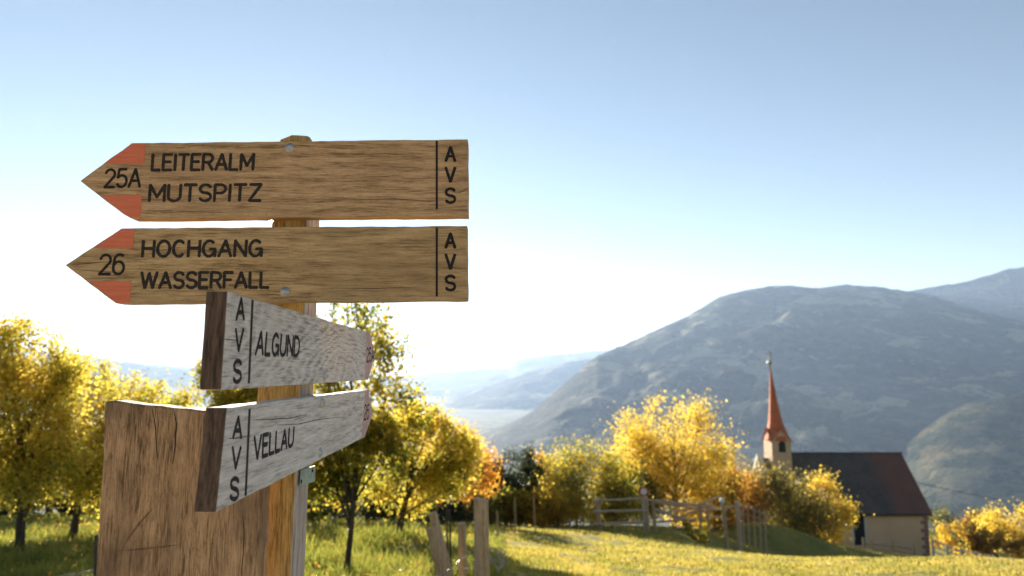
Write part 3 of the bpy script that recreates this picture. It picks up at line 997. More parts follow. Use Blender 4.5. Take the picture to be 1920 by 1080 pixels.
LM = {
 'lemon': leaf_mat('leaf_lemon', [(0.06, 0.08, 0.012), (0.20, 0.20, 0.022), (0.48, 0.38, 0.04), (0.64, 0.47, 0.06), (0.62, 0.36, 0.045)]),
 'olive': leaf_mat('leaf_olive', [(0.05, 0.055, 0.014), (0.10, 0.085, 0.018), (0.20, 0.15, 0.025), (0.34, 0.24, 0.035)], 0.5),
 'gold': leaf_mat('leaf_gold', [(0.07, 0.08, 0.012), (0.22, 0.18, 0.018), (0.50, 0.33, 0.025), (0.62, 0.38, 0.04), (0.60, 0.27, 0.03)]),
 'orange': leaf_mat('leaf_orange', [(0.16, 0.10, 0.02), (0.45, 0.22, 0.022), (0.62, 0.27, 0.025), (0.55, 0.17, 0.022)]),
 'yellowgreen': leaf_mat('leaf_yellowgreen', [(0.035, 0.055, 0.010), (0.09, 0.11, 0.014), (0.22, 0.20, 0.02), (0.48, 0.34, 0.03), (0.56, 0.32, 0.028)]),
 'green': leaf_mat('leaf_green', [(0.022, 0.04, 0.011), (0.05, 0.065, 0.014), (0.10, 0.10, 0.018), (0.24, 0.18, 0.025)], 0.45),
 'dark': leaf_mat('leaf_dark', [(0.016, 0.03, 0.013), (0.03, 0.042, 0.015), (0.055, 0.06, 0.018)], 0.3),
 'yellow': leaf_mat('leaf_yellow', [(0.16, 0.15, 0.018), (0.44, 0.33, 0.032), (0.66, 0.45, 0.05), (0.72, 0.43, 0.055)]),
 'brown': leaf_mat('leaf_brown', [(0.10, 0.065, 0.018), (0.24, 0.12, 0.022), (0.42, 0.20, 0.025), (0.50, 0.28, 0.035)]),
}
ORCH = 'fruit trees of the autumn orchard'
# left orchard
tree('apple_tree', 'tallest yellow fruit tree with dark trunk at the left edge', 'tree', 36, 11, 622, 122, LM['lemon'], 22000, 0.062, 11, .14, .075, ORCH, limbs=20, spread=.15, skirt=.1, shoots=6, lean=(-.28, 0))
tree('apple_tree', 'yellow fruit tree with dark trunk between the left edge tree and the plank post', 'tree', 135, 13.5, 692, 120, LM['lemon'], 17000, 0.065, 12, .15, .075, ORCH, limbs=18, spread=.15, skirt=.1, shoots=8)
tree('apple_tree', 'round yellow fruit tree partly hidden behind the plank post', 'tree', 262, 15, 728, 110, LM['lemon'], 14000, 0.068, 13, .1, .07, ORCH, limbs=16, spread=.15, shoots=6)
tree('apple_tree', 'yellow green tree with upright shoots behind the left end of the grey boards', 'tree', 420, 12, 664, 100, LM['yellowgreen'], 12000, 0.068, 14, .25, .06, ORCH, limbs=10, shoots=14, spread=.14)
tree('apple_tree', 'tall slender leafy tree directly behind the signpost with branches past the boards', 'tree', 646, 8.6, 575, 125, LM['yellowgreen'], 21000, 0.056, 35, .2, .04, ORCH, limbs=19, shoots=14, spread=.13)
tree('apple_tree', 'wide yellow fruit tree right of the signpost with thick dark trunk', 'tree', 742, 13, 775, 108, LM['lemon'], 16000, 0.062, 16, .18, .075, ORCH, limbs=13, shoots=10, lean=(0.3, 0), spread=.14)
tree('apple_tree', 'orange tinged tree behind the leaning fence posts', 'tree', 838, 25, 805, 80, LM['orange'], 8500, 0.11, 17, .12, .06, ORCH, limbs=11, shoots=8)
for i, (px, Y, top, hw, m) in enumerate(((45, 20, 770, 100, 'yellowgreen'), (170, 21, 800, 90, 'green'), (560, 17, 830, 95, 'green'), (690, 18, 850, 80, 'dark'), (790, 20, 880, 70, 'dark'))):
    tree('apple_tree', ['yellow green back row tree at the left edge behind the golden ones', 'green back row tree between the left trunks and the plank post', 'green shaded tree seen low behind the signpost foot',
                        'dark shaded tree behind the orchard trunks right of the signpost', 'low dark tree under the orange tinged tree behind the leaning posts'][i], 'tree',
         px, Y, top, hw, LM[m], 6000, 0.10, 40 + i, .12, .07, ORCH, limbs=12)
HG = 'shrubs of the shaded hedge behind the orchard'
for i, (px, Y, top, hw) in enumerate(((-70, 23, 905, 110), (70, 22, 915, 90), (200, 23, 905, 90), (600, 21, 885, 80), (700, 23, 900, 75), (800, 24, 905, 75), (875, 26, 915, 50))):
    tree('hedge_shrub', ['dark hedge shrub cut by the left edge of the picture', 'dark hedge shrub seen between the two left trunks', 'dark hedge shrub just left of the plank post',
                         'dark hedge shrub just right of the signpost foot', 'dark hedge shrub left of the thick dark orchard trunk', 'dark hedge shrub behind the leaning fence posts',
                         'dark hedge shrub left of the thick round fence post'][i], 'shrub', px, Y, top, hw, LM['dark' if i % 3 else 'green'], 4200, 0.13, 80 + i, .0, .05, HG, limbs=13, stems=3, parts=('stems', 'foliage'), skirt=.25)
# middle trees
MID = 'autumn trees beyond the meadow edge'
tree('small_tree', 'small orange brown tree left of the dark round tree', 'tree', 905, 31, 868, 36, LM['orange'], 4500, 0.12, 50, .02, .07, MID, limbs=9)
tree('small_tree', 'dark green round tree at the meadow edge', 'tree', 948, 29, 855, 46, LM['dark'], 9000, 0.12, 51, .03, .08, MID, limbs=15, spread=.2)
tree('cypress', 'narrow dark conifer behind the meadow edge trees', 'tree', 996, 30, 845, 22, LM['dark'], 6000, 0.11, 52, .0, .07, MID, limbs=20, spread=.3)
tree('small_tree', 'bright orange tree right of the narrow dark conifer', 'tree', 1024, 32, 852, 34, LM['orange'], 5500, 0.13, 53, .02, .07, MID, limbs=10)
tree('bush', 'yellow green bushy tree left of the wooden gate panel', 'bush', 1092, 29, 838, 82, LM['yellowgreen'], 24000, 0.10, 54, .0, .07, MID, limbs=24, spread=.22, stems=3, parts=('stems', 'foliage'), skirt=.2)
tree('bush', 'pale yellow low bush at the left foot of the bushy tree', 'bush', 1040, 27.5, 905, 38, LM['yellow'], 7000, 0.11, 55, .0, .05, MID, limbs=14, spread=.22, stems=2, parts=('stems', 'foliage'), skirt=.2)
tree('maple_tree', 'largest bright yellow tree behind the round sign and gate panel', 'tree', 1262, 33, 756, 94, LM['yellow'], 28000, 0.115, 56, .02, .12, MID, limbs=26, spread=.19, shoots=8)
tree('bush', 'orange brown bush right of the largest yellow tree', 'bush', 1352, 36, 874, 44, LM['brown'], 9000, 0.14, 57, .0, .07, MID, limbs=16, spread=.24, stems=2, parts=('stems', 'foliage'), skirt=.2)
tree('bush', 'dark olive bush above the grassy hump', 'bush', 1430, 40, 892, 58, LM['olive'], 13000, 0.15, 58, .0, .08, MID, limbs=18, spread=.26, stems=2, parts=('stems', 'foliage'), skirt=.25)
tree('bush', 'dark brown green bush between the olive bush and the chapel tree', 'bush', 1495, 42, 905, 54, LM['olive'], 12000, 0.15, 59, .0, .08, MID, limbs=18, spread=.26, stems=2, parts=('stems', 'foliage'), skirt=.25)
tree('small_tree', 'glowing yellow small tree in front of the chapel wall', 'tree', 1548, 45, 890, 38, LM['yellow'], 11000, 0.15, 60, .04, .08, MID, limbs=17, spread=.22)
for i, (px, Y, top, hw, m) in enumerate(((930, 27, 925, 40, 'yellowgreen'), (985, 28, 925, 40, 'gold'), (1180, 31, 890, 50, 'green'), (1325, 34, 915, 50, 'brown'), (1385, 38, 890, 45, 'brown'))):
    tree('bush', ['low yellow green bush in front of the dark round tree', 'low golden bush at the foot of the narrow dark conifer', 'dark green bush filling the gap left of the largest yellow tree',
                  'russet bush under the right side of the largest yellow tree', 'russet bush between the orange brown bush and the olive bush'][i], 'bush', px, Y, top, hw, LM[m], 7000, 0.13, 100 + i, .0, .05, MID, limbs=14, stems=2, spread=.24, parts=('stems', 'foliage'), skirt=.25)
RB = 'bushes below the chapel'
tree('bush', 'olive bush right of the chapel corner', 'bush', 1795, 75, 952, 52, LM['green'], 3500, 0.24, 61, .0, .1, RB, limbs=11, stems=2, parts=('stems', 'foliage'), skirt=.2)
tree('bush', 'brownish dark bush between the olive bush and the right edge', 'bush', 1852, 74, 966, 36, LM['brown'], 2800, 0.24, 62, .0, .1, RB, limbs=10, stems=2, parts=('stems', 'foliage'), skirt=.2)
tree('bush', 'glowing orange yellow bush at the right edge', 'bush', 1908, 62, 945, 56, LM['yellow'], 4500, 0.2, 63, .0, .1, RB, limbs=12, stems=2, parts=('stems', 'foliage'), skirt=.2)
tree('bush', 'low yellow bush beside the white rail fence', 'bush', 1790, 64, 984, 46, LM['gold'], 3000, 0.2, 64, .0, .08, RB, limbs=10, stems=2, parts=('stems', 'foliage'), skirt=.2)
tree('bush', 'low russet bush below the orange bush at the right edge', 'bush', 1880, 54, 1000, 56, LM['brown'], 3500, 0.18, 65, .0, .08, RB, limbs=10, stems=2, parts=('stems', 'foliage'), skirt=.2)
tree('bush', 'little flowering scrub at the foot of the broken rail fence', 'bush', 1308, 24.6, 966, 22, LM['yellowgreen'], 900, 0.09, 66, .0, .03, None, limbs=7, stems=2, parts=('stems', 'foliage'), skirt=.2)

# ------------------------------------------------------------------ grass (uncountable)
def grass(name, n, region, seed, mat, hmin, hmax, label):
    rng = np.random.default_rng(seed)
    (px0, px1, Y0, Y1) = region
    # even in the picture: density falls with distance
    u = rng.uniform(0, 1, n)
    Y = 1.0 / (1 / Y0 + (1 / Y1 - 1 / Y0) * u)
    px = rng.uniform(px0, px1, n)
    X = (px - 960) / FPX * (Y * CT - 0.2 * Y * ST)
    cl = np.array([mnoise.noise(Vector((x * 1.1, y * 1.1, seed))) for x, y in zip(X[::1], Y[::1])])
    keep = rng.uniform(-0.9, 0.6, n) < cl
    X, Y, cl = X[keep], Y[keep], cl[keep]
    n = len(X)
    Z = terr_arr(X, Y) + 0.0
    h = rng.uniform(hmin, hmax, n) * (0.75 + 0.7 * np.clip(cl + .3, 0, 1)) 
    an = rng.uniform(0, 2 * math.pi, n)
    w = (0.004 + 0.0009 * Y) * rng.uniform(.7, 1.5, n)
    ln = rng.normal(0, .5, (n, 2)) * h[:, None]
    b0 = np.stack([X - w * np.cos(an), Y - w * np.sin(an), Z - .03], 1)
    b1 = np.stack([X + w * np.cos(an), Y + w * np.sin(an), Z - .03], 1)
    tp = np.stack([X + ln[:, 0], Y + ln[:, 1], Z + h], 1)
    V = np.stack([b0, b1, tp], 1).reshape(-1, 3)
    o = mesh_np(name, V, np.arange(3 * n).reshape(n, 3), mat)
    tag(o, label, 'grass', kind='stuff')
GM = leaf_mat('grass_blade', [(0.08, 0.10, 0.016), (0.20, 0.19, 0.03), (0.34, 0.26, 0.05), (0.42, 0.31, 0.09)], 0.55)
GO = leaf_mat('grass_orchard', [(0.06, 0.085, 0.014), (0.15, 0.165, 0.022), (0.30, 0.26, 0.045)], 0.5)
grass('grass', 340000, (780, 2150, 6.0, 42), 1, GM, .025, .075, 'short dry yellow green meadow grass')
grass('grass', 110000, (-250, 940, 5.5, 24), 2, GO, .06, .20, 'longer green grass under the orchard trees')

def fallen():
    rng = np.random.default_rng(77)
    n = 2200
    Y = rng.uniform(6.5, 19, n); px = rng.uniform(-150, 900, n)
    X = (px - 960) / FPX * (Y * CT - 0.2 * Y * ST)
    P = np.stack([X, Y, terr_arr(X, Y) + rng.uniform(.03, .13, n)], 1)
    o = leaves_mesh('fallen_leaves', P, 0.05, rng, LM['brown'], None, droop=0.0)
    tag(o, 'yellow fallen leaves scattered in the orchard grass', 'leaves', kind='stuff')
fallen()

# ------------------------------------------------------------------ chapel
def chapel():
    plaster = NT('plaster')
    a = plaster.noise(plaster.coord(), 0.8, 5, 0.6); b = plaster.noise(plaster.coord(), 9, 4, 0.6)
    c = plaster.ramp(a, [(0.3, (0.74, 0.47, 0.26)), (0.7, (0.84, 0.57, 0.35))])
    c = plaster.mix(plaster.math('MULTIPLY', b, 0.22), c, (0.45, 0.33, 0.23))
    plaster = plaster.bsdf(c, 0.9, plaster.bump(b, 0.4, 0.02), 0.1)
    white = plain('lime_white', (0.66, 0.60, 0.53), 0.9, 0.12, 2.0)
    def tiles(name, c1, c2, c3, flare_red=False):
        t = NT(name)
        br = t.n("ShaderNodeTexBrick")
        mp = t.coord((1, 1, 1))
        # courses measured along the slope: x across, z up
        sx = t.n("ShaderNodeSeparateXYZ"); t.l(mp, sx.inputs[0])
        cb = t.n("ShaderNodeCombineXYZ"); t.l(sx.outputs[0], cb.inputs[0]); t.l(sx.outputs[2], cb.inputs[1])
        t.l(cb.outputs[0], br.inputs['Vector'])
        br.inputs['Scale'].default_value = 1.0
        br.inputs['Brick Width'].default_value = 0.22; br.inputs['Row Height'].default_value = 0.16
        br.inputs['Mortar Size'].default_value = 0.012; br.inputs['Bias'].default_value = 0.0
        br.inputs['Color1'].default_value = (*c1, 1); br.inputs['Color2'].default_value = (*c2, 1); br.inputs['Mortar'].default_value = (*c3, 1)
        nz = t.noise(t.coord(), 0.7, 5, 0.6)
        col = t.mix(t.ramp(nz, [(0.4, 0.0), (0.7, 0.6)]), br.outputs['Color'], tuple(x * 1.5 for x in c2))
        if flare_red:   # red lens flare cast painted into the roof colour towards its right end
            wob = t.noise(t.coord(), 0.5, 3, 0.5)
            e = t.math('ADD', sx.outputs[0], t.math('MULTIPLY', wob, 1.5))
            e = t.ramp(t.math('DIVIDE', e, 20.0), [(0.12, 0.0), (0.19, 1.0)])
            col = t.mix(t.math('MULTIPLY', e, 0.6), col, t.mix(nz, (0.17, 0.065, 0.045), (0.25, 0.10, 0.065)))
        return t.bsdf(col, 0.75, t.bump(br.outputs['Fac'], 0.5, -0.02), 0.2)
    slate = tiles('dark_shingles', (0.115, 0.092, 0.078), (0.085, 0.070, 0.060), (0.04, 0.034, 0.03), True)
    redt = tiles('red_shingles', (0.52, 0.15, 0.06), (0.42, 0.11, 0.05), (0.22, 0.06, 0.03))
    dark = plain('dark_opening', (0.012, 0.012, 0.014), 0.5, 0.2, 10)
    stone = plain('corner_stone', (0.33, 0.17, 0.13), 0.9, 0.25, 3)
    Yf = 61.0; W = 7.6; Yr = Yf + W / 2
    xr = at(1741, 1000, Yf)[0]
    zb = -17.0
    ze = at(1700, 952, Yf)[2]
    zr = at(1650, 850, Yr)[2]
    xn = at(1478, 850, Yr)[0]
    root = empty('chapel', ((xn + xr) / 2, Yr, terr(31, 61)))
    tag(root, 'small hillside chapel with grey shingle roof and pointed red spire', 'chapel')
    mb = MB()
    mb.prism([(xr, Yf, zb), (xr, Yf, ze), (xr, Yr, zr - .15), (xr, Yf + W, ze), (xr, Yf + W, zb)], (xn - xr, 0, 0))
    wall = mb.build('nave_wall', plaster, root)
    # roof: two thick slopes with a small overhang
    def roof(name, x0, x1, yf, yb, ze_, zr_, mat, over=.35, th=.16):
        yr = (yf + yb) / 2; s = (zr_ - ze_) / (yr - yf)
        m = MB()
        pf = [(x0, yf - over, ze_ - over * s), (x0, yr, zr_), (x0, yb + over, ze_ - over * s), (x0, yb + over, ze_ - over * s - th), (x0, yr, zr_ - th), (x0, yf - over, ze_ - over * s - th)]
        n = 6; A = pf; B = [(x1, y, z) for _, y, z in pf]
        m.add(A + B, [(0, 1, 4, 5), (1, 2, 3, 4), (11, 10, 7, 6), (10, 9, 8, 7)] + [(i, i + n, (i + 1) % n + n, (i + 1) % n) for i in range(n)])
        return m.build(name, mat, root)
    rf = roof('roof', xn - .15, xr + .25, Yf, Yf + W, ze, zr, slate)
    # ridge capping and gutter
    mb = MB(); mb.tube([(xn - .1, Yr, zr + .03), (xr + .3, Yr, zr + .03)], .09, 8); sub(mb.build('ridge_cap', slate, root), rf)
    mb = MB(); mb.tube([(xn, Yf - .42, ze - .55), (xr + .2, Yf - .42, ze - .55)], .06, 8); sub(mb.build('gutter', M['dark_metal'], root), rf)
    # corner stones on the right front corner
    mb = MB()
    z = zb + .2; k = 0
    while z < ze - .25:
        w_ = .62 if k % 2 else .36
        mb.box((xr - w_, Yf - .03, z), (xr + .03, Yf + .3, z + .30)); z += .34; k += 1
    mb.build('corner_stones', stone, root, bevel=.01)
    # tall arched window in the front wall
    def arched(cx, z0, z1, w, y, name, mat, parent=None, th=.08, frame=None):
        r = w / 2
        pts = [(cx - r, y, z0), (cx + r, y, z0)] + [(cx + r * math.cos(rad(a)), y, z1 - r + r * math.sin(rad(a)) * 1.25) for a in range(0, 181, 15)]
        m = MB(); m.prism(pts, (0, th, 0)); o = m.build(name, mat, root)
        if frame:
            r2 = r + .14
            po = [(cx - r2, z0), ] + [(cx - r2 * math.cos(rad(a)), z1 - r + r2 * math.sin(rad(a)) * 1.25) for a in range(0, 181, 15)] + [(cx + r2, z0)]
            pi_ = [(cx - r, z0), ] + [(cx - r * math.cos(rad(a)), z1 - r + r * math.sin(rad(a)) * 1.25) for a in range(0, 181, 15)] + [(cx + r, z0)]
            m = MB(); n = len(po)
            V = [(x, y - .05, z) for x, z in po] + [(x, y - .05, z) for x, z in pi_] + [(x, y + .06, z) for x, z in po] + [(x, y + .06, z) for x, z in pi_]
            F = []
            for i in range(n - 1):
                F += [(i, i + 1, n + i + 1, n + i), (n + i, n + i + 1, 3 * n + i + 1, 3 * n + i), (i + 1, i, 2 * n + i, 2 * n + i + 1)]
            m.add(V, F); sub(m.build('window_frame', frame, root), o)
        return o
    cxw = at(1611, 1000, Yf)[0]
    arched(cxw, at(1611, 1022, Yf)[2], at(1611, 963, Yf)[2], .95, Yf - .03, 'window', dark, frame=white)
    # lower choir at the left
    xc0 = at(1424, 870, Yr)[0]
    zc = at(1450, 858, Yr)[2]; Wc = 5.6; yc0, yc1 = Yr - Wc / 2, Yr + Wc / 2; zce = ze + .2
    mb = MB()
    mb.prism([(xn - .02, yc0, zb), (xn - .02, yc0, zce), (xn - .02, Yr, zc - .2), (xn - .02, yc1, zce), (xn - .02, yc1, zb)], (xc0 - xn, 0, 0))
    mb.build('choir_wall', white, root)
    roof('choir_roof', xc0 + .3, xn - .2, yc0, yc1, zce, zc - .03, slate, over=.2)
    # white gable coping
    mb = MB()
    for sgn in (-1, 1):
        mb.prism([(xc0 - .25, Yr, zc + .35), (xc0 - .25, Yr + sgn * (Wc / 2 + .3), zce - .2), (xc0 - .25, Yr + sgn * (Wc / 2 + .3), zce - .6), (xc0 - .25, Yr, zc - .2)], (.5, 0, 0))
    mb.build('gable_coping', white, root)
    # bell turret
    tw = 2.05
    tx0 = at(1447, 830, Yr - tw / 2)[0]; tx1 = tx0 + tw * .86
    ty0, ty1 = Yr - tw / 2, Yr + tw / 2
    zt0 = zr - 2.5; zt1 = at(1465, 826, ty0)[2]; zg = at(1465, 804, ty0)[2]
    tcx, tcy = (tx0 + tx1) / 2, (ty0 + ty1) / 2
    mb = MB(); mb.box((tx0, ty0, zt0), (tx1, ty1, zt1))
    # four small gables
    mb.prism([(tx0, ty0, zt1), (tx1, ty0, zt1), (tcx, ty0, zg)], (0, tw, 0))
    mb.prism([(tx0, ty0 + .002, zt1 + .002), (tx0, ty1 - .002, zt1 + .002), (tx0, tcy, zg - .03)], (tx1 - tx0, 0, 0))
    tower = mb.build('bell_turret', plain('turret_plaster', (0.52, 0.36, 0.25), 0.9, 0.15, 2.0), root)
    arched(tcx + .05, at(1465, 848, ty0)[2], at(1465, 828, ty0)[2], .62, ty0 - .02, 'belfry_opening', dark)
    # red verge boards along the gables
    mb = MB()
    for (a, b_) in (((tx0 - .12, zt1 - .12), (tcx, zg + .08)), ((tx1 + .12, zt1 - .12), (tcx, zg + .08))):
        mb.tube([(a[0], ty0 - .06, a[1]), (b_[0], ty0 - .06, b_[1])], .07, 6)
    for (a, b_) in (((ty0 - .12, zt1 - .12), (tcy, zg + .08)), ((ty1 + .12, zt1 - .12), (tcy, zg + .08))):
        mb.tube([(tx0 - .06, a[0], a[1]), (tx0 - .06, b_[0], b_[1])], .07, 6)
    mb.build('gable_verge', redt, root)
    # spire: square foot turning to eight sides, slightly leaning
    apex = at(1443.5, 686, Yr); zs = zt1 - .05
    mb = MB(); rings = []
    hx, hy = (tx1 - tx0) / 2 + .16, tw / 2 + .16
    levels = [(0.0, 1.0, .98), (0.10, .80, .72), (0.25, .58, .46), (0.5, .36, .27), (0.8, .14, .10), (1.0, .02, .015)]
    for f, sc, dg in levels:
        c0 = np.array([tcx, tcy, zs]) * (1 - f) + np.array([apex[0], apex[1], apex[2]]) * f
        ring = []
        for k in range(8):
            a = rad(45 * k + 22.5)
            x, y = math.cos(a), math.sin(a)
            mx = max(abs(x), abs(y))
            # blend square -> octagon
            sq = (x / mx, y / mx); oc = (x * 1.03, y * 1.03); bl = min(1, f * 4)
            ring.append((c0[0] + hx * sc * (sq[0] * (1 - bl) + oc[0] * bl), c0[1] + hy * sc * (sq[1] * (1 - bl) + oc[1] * bl), c0[2]))
        rings.append(ring)
    V = [p for r in rings for p in r]; F = []
    for i in range(len(rings) - 1):
        for k in range(8):
            F.append((i * 8 + k, i * 8 + (k + 1) % 8, (i + 1) * 8 + (k + 1) % 8, (i + 1) * 8 + k))
    F.append(tuple(range(7, -1, -1)))
    mb.add(V, F)
    sp = mb.build('spire', redt, root)
    top = np.array(apex)
    mb = MB(); mb.lathe(top - np.array([0, 0, .25]), (0, 0, 1), [(0, .07), (.35, .05), (.37, .12), (.45, .22), (.58, .26), (.7, .22), (.78, .1), (.8, .04), (1.0, .03)], 14)
    sub(mb.build('finial_ball', M['steel'], root, smooth=True), sp)
    mb = MB(); mb.box((top[0] - .035, top[1] - .035, top[2] + .7), (top[0] + .035, top[1] + .035, top[2] + 1.5)); mb.box((top[0] - .26, top[1] - .03, top[2] + 1.12), (top[0] + .26, top[1] + .03, top[2] + 1.19))
    sub(mb.build('cross', M['dark_metal'], root), sp)
    return xr, zr, Yr
XR, ZR, YR = chapel()

# ------------------------------------------------------------------ fences, gate, posts and wires
def round_post(name, label, top, foot, r, mat, group=None, cat='fence post', cap=None, sides=14, seed=0):
    """top, foot: world points"""
    rnd = random.Random(seed)
    top = np.array(top); foot = np.array(foot)
    n = 8
    mb = MB(); P = []; Rr = []
    for i in range(n + 1):
        P.append(foot + (top - foot) * i / n + np.array([rnd.uniform(-.04, .04) * r, rnd.uniform(-.04, .04) * r, 0])); Rr.append(r * (1.04 - .06 * i / n) * (1 + rnd.uniform(-.03, .03)))
    P.append(top + (top - foot) / np.linalg.norm(top - foot) * r * .08); Rr.append(r * .86)
    mb.tube(P, Rr, sides)
    if cap is None:
        o = mb.build(name, mat, None, loc=foot, smooth=False, bevel=r * .05)
        tag(o, label, cat, group); return o
    root = empty(name, foot); tag(root, label, cat, group)
    mb.build('post', mat, root, bevel=r * .05)
    m = MB(); d = (top - foot) / np.linalg.norm(top - foot)
    m.lathe(top - d * .10, d, [(0, r * 1.25), (.12, r * 1.3), (.16, r * .9), (.18, r * .3)], 12); m.build('cap', cap, root, smooth=True)
    return root
FG = 'posts of the wire fence in front of the orchard'
def foot_of(px, Y, extra=.25):
    g = ground(px, Y); g[2] -= extra; return g
round_post('fence_post', 'thick round upright fence post with smooth sawn top, tallest of the wire fence', at(902, 936, 5.5), foot_of(905, 5.5), .060, M['fence_wood'], FG, seed=1)
round_post('fence_post', 'slim upright fence post just left of the thick round one', at(866, 983, 7.0), foot_of(871, 7.0), .042, M['fence_wood'], FG, seed=2)
round_post('fence_post', 'short thick fence post leaning left, front one of the leaning pair', at(809, 990, 6.3), foot_of(864, 6.3), .050, M['fence_wood'], FG, seed=3)
round_post('fence_post', 'longer fence post leaning left behind the short leaning one', at(811, 962, 6.8), foot_of(872, 6.8), .042, M['fence_wood'], FG, seed=4)
round_post('metal_stake', 'thin dark metal stake standing behind the leaning fence posts', at(838, 944, 7.2), foot_of(840, 7.2), .009, M['dark_metal'], None, 'stake', sides=8)
round_post('metal_stake', 'thin dark metal stake left of the slim fence post', at(843, 956, 7.6), foot_of(848, 7.6), .010, M['dark_metal'], None, 'stake', sides=8)
round_post('metal_stake', 'thin dark stake rising at the left edge of the plank post', at(180, 1004, 3.6), foot_of(177, 3.6), .008, M['dark_metal'], None, 'stake', sides=8)

def wire(label, pts, r, barbs=True, seed=0, sag=.0, cat='wire'):
    rnd = random.Random(seed); mb = MB()
    for pl in pts:
        P = []
        for a, b in zip(pl[:-1], pl[1:]):
            a = np.array(a); b = np.array(b)
            for i in range(10):
                f = i / 10; P.append(a + (b - a) * f + np.array([0, 0, -sag * 4 * f * (1 - f)]) + np.array([rnd.uniform(-1, 1) * .002 for _ in range(3)]))
        P.append(np.array(pl[-1]))
        mb.tube(P, r, 5)
        if barbs:
            for i in range(1, len(P) - 1, 3):
                for s in (-1, 1):
                    v = np.array([rnd.uniform(-1, 1), rnd.uniform(-1, 1), s * rnd.uniform(.5, 1)]); v *= .016 / np.linalg.norm(v)
                    mb.tube([P[i] - v, P[i] + v], r * .7, 4)
    o = mb.build('barbed_wire' if barbs else 'fence_wire', M['rust'], None, loc=pts[0][0])
    tag(o, label, cat); return o
wire('rusty barbed wire strung from the leaning posts to the thick round post',
     [[at(815, 1082, 6.1), at(866, 1046, 6.6), at(889, 1025, 5.46)], [at(806, 1026, 6.25), at(838, 1040, 6.45), at(868, 1066, 6.7), at(893, 1052, 5.46)]], .0030, True, 1, .02)
_r = random.Random(5)
coil = []
for i in range(34):
    a = i * .75
    coil.append(at(932 + (9 + i * .4) * math.cos(a) + _r.uniform(-9, 9), 1046 + (10 + i * .35) * math.sin(a) + _r.uniform(-9, 9), 5.6 + .12 * math.sin(a * .7)))
wire('tangled loop of loose barbed wire hanging right of the thick round post', [[at(917, 1030, 5.5)] + coil], .0016, True, 2, 0)
wire('pale twisted fence wire at the bottom left reaching the dark stake', [[at(60, 1088, 3.3), at(125, 1077, 3.45), at(177, 1067, 3.6)], [at(60, 1092, 3.3), at(125, 1080, 3.46), at(177, 1071, 3.6)]], .0022, False, 3, 0.004)

def beam(mb, a, b, r, flat=1.0, seed=0):
    rnd = random.Random(seed); a = np.array(a); b = np.array(b)
    P = [a + (b - a) * i / 6 + np.array([0, rnd.uniform(-.01, .01), rnd.uniform(-.012, .012)]) for i in range(7)]
    mb.tube(P, [r * (1 + rnd.uniform(-.1, .1)) for _ in range(7)], 8)
# timber gate panel
def panel():
    g = ground(1165, 25)
    root = empty('gate_panel', g); tag(root, 'wooden gate panel with three rails at the meadow edge', 'gate')
    for k, (px, t, r) in enumerate(((1121, 934, .075), (1210, 930, .085), (1205, 936, .05), (1117, 944, .05))):
        mb = MB(); ft = foot_of(px + 5, 25 + .12 * (k > 1)); beam(mb, ft, at(px, t, 25 + .12 * (k > 1)), r, seed=k); mb.build('post', M['fence_wood'], root)
    for k, (y0, y1) in enumerate(((939, 934), (959, 957), (983, 979))):
        mb = MB(); beam(mb, at(1112, y0, 24.85), at(1212, y1, 24.85), .045, seed=k + 9); mb.build('rail', M['rail_wood'], root)
    mb = MB(); beam(mb, at(1204, 935, 24.95), at(1207, 985, 24.95), .04, seed=22); mb.build('stile', M['rail_wood'], root)
panel()
def road_sign():
    Y = 24.7; c = at(1207, 921.5, Y); r = 8.8 / FPX * Y * 1.0
    root = empty('road_sign', foot_of(1209, Y, .1)); tag(root, 'small round white sign with red rim above the gate panel', 'sign')
    mb = MB(); mb.tube([foot_of(1209, Y, .3), (c[0], c[1] + .04, c[2] + r * .6)], .022, 8); mb.build('pole', M['steel'], root)
    mb = MB(); mb.tube([(c[0], c[1] + .015, c[2]), (c[0], c[1], c[2])], r, 28); dsk = mb.build('disc', M['white_paint'], root)
    mb = MB(); n = 28
    V = []; F = []
    for k in range(n):
        a = 2 * math.pi * k / n
        for rr, y in ((r * 1.02, -.004), (r * .68, -.004), (r * .68, .0), (r * 1.02, .018)):
            V.append((c[0] + rr * math.cos(a), c[1] + y, c[2] + rr * math.sin(a)))
    for k in range(n):
        k2 = (k + 1) % n
        for q in range(3):
            F.append((k * 4 + q, k * 4 + q + 1, k2 * 4 + q + 1, k2 * 4 + q))
        F.append((k * 4 + 3, k * 4, k2 * 4, k2 * 4 + 3))
    mb.add(V, F); sub(mb.build('red_rim', M['sign_red'], root), dsk)
road_sign()
def broken_fence():
    Y = 25.2
    g = ground(1290, Y); root = empty('rail_fence', g); tag(root, 'tumbledown rail fence with crossing poles right of the gate panel', 'fence')
    for k, (px, t, r) in enumerate(((1224, 940, .06), (1312, 944, .07), (1326, 942, .06))):
        mb = MB(); beam(mb, foot_of(px + 5, Y), at(px, t, Y), r, seed=k + 30); mb.build('post', M['fence_wood'], root)
    rails = [((1216, 937), (1318, 948)), ((1222, 941), (1300, 952)), ((1240, 962), (1322, 950)), ((1262, 974), (1330, 948)), ((1232, 978), (1306, 974)), ((1300, 950), (1352, 930)),
             ((1318, 944), (1362, 958)), ((1322, 966), (1366, 974)), ((1318, 958), (1390, 948)), ((1228, 955), (1300, 978))]
    for k, (a, b) in enumerate(rails):
        yo = Y - .12 + .03 * (k % 4)
        mb = MB(); beam(mb, at(*a, yo), at(*b, yo + .1), .04, seed=k + 50); mb.build('rail', M['rail_wood'], root)
broken_fence()
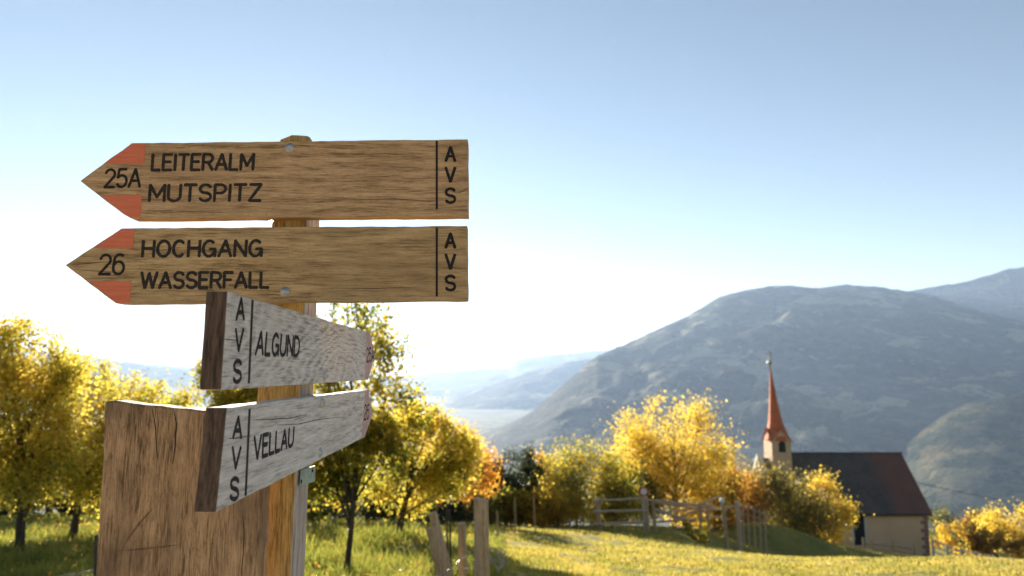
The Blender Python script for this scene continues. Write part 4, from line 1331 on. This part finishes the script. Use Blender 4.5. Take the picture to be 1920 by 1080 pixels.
round_post('fence_post', 'weathered post with a white cap right of the tumbledown rail fence', at(1354, 938, 24.8), foot_of(1366, 24.8), .07, M['fence_wood'], None, cap=M['white_paint'], seed=5)
round_post('fence_post', 'pale stout post between the white capped post and the grassy hump', at(1383, 940, 26.5), foot_of(1388, 26.5), .085, M['rail_wood'], None, seed=6)
def picket(label, pxs, tops, Y, r, rail_rows, mat, name='rail_fence', Yend=None, cat='fence', group=None):
    Y2 = Yend or Y; n = len(pxs)
    Ys = [Y + (Y2 - Y) * i / max(1, n - 1) for i in range(n)]
    root = empty(name, ground(pxs[0], Ys[0])); tag(root, label, cat, group)
    for k, (px, t) in enumerate(zip(pxs, tops)):
        mb = MB(); beam(mb, foot_of(px + 3, Ys[k], .3), at(px, t, Ys[k]), r, seed=k); mb.build('post', mat, root)
    for k, dz in enumerate(rail_rows):
        for i in range(n - 1):
            a = at(pxs[i], tops[i], Ys[i]) - np.array([0, .06, dz]); b = at(pxs[i + 1], tops[i + 1], Ys[i + 1]) - np.array([0, .06, dz])
            mb = MB(); beam(mb, a, b, r * .6, seed=k * 7 + i); mb.build('rail', mat, root)
picket('thin grey fence dropping away behind the grassy hump', [1392, 1402, 1413, 1424, 1434], [944, 947, 950, 954, 958], 29, .035, (.12, .4), M['rail_wood'])
picket('low dark post fence in front of the chapel wall', [1618, 1633, 1672, 1712], [1008, 1011, 1013, 1020], 55, .11, (.35, .75), M['fence_wood'], Yend=54)
picket('pale rail fence running down right of the chapel corner', [1748, 1776, 1802, 1830, 1860, 1892], [1010, 1020, 1028, 1034, 1040, 1046], 55, .085, (.15, .55, .95), M['pale_rail'], Yend=47)
SG = 'thin stakes of young trees at the meadow edge'
for px, t, Y, lb in ((932, 958, 18, 'thin stake nearest the thick round fence post, under the dark round tree'), (965, 934, 21, 'tall thin stake in front of the dark round tree'), (1001, 930, 24, 'thin stake in front of the pale yellow low bush')):
    round_post('wooden_stake', lb, at(px, t, Y), foot_of(px + 2, Y), .022, M['fence_wood'], SG, 'stake', sides=8)

# telegraph pole and cable
def pole():
    Y = 66; r = empty('utility_pole', ground(1378, Y)); tag(r, 'thin bare utility pole rising behind the yellow trees', 'pole')
    mb = MB(); mb.tube([foot_of(1378, Y, .5), at(1375, 818, Y)], [.16, .13], 10); mb.build('pole', M['fence_wood'], r)
    c = at(1375, 820, Y)
    mb = MB(); mb.lathe(c + np.array([0, -.02, 0]), (0, 0, 1), [(0, .1), (.12, .1), (.2, .03)], 10); mb.build('cap', M['dark_metal'], r)
pole()
def cable():
    a = np.array([XR + .1, YR, ZR - 2.3]); b = at(2400, 985, 75); mb = MB()
    P = [a + (b - a) * i / 24 + np.array([0, 0, -1.2 * 4 * (i / 24) * (1 - i / 24)]) for i in range(25)]
    mb.tube(P, .025, 6); o = mb.build('power_cable', M['dark_metal'], None, loc=a); tag(o, 'thin dark cable running from the chapel gable to the right', 'cable')
cable()

# ------------------------------------------------------------------ haze
def haze():
    t = NT('haze_air')
    pv = t.n("ShaderNodeVolumePrincipled")
    pv.inputs['Color'].default_value = (0.51, 0.69, 1.0, 1)
    pv.inputs['Density'].default_value = HAZE_DENSITY
    pv.inputs['Anisotropy'].default_value = 0.27
    t.l(pv.outputs[0], t.out.inputs['Volume'])
    mb = MB(); mb.box((-28500, -28500, FLOOR - 40), (28500, 28500, 1130))
    o = mb.build('haze', t.m); tag(o, 'thin pale autumn haze filling the valley', 'haze', kind='stuff')
haze()
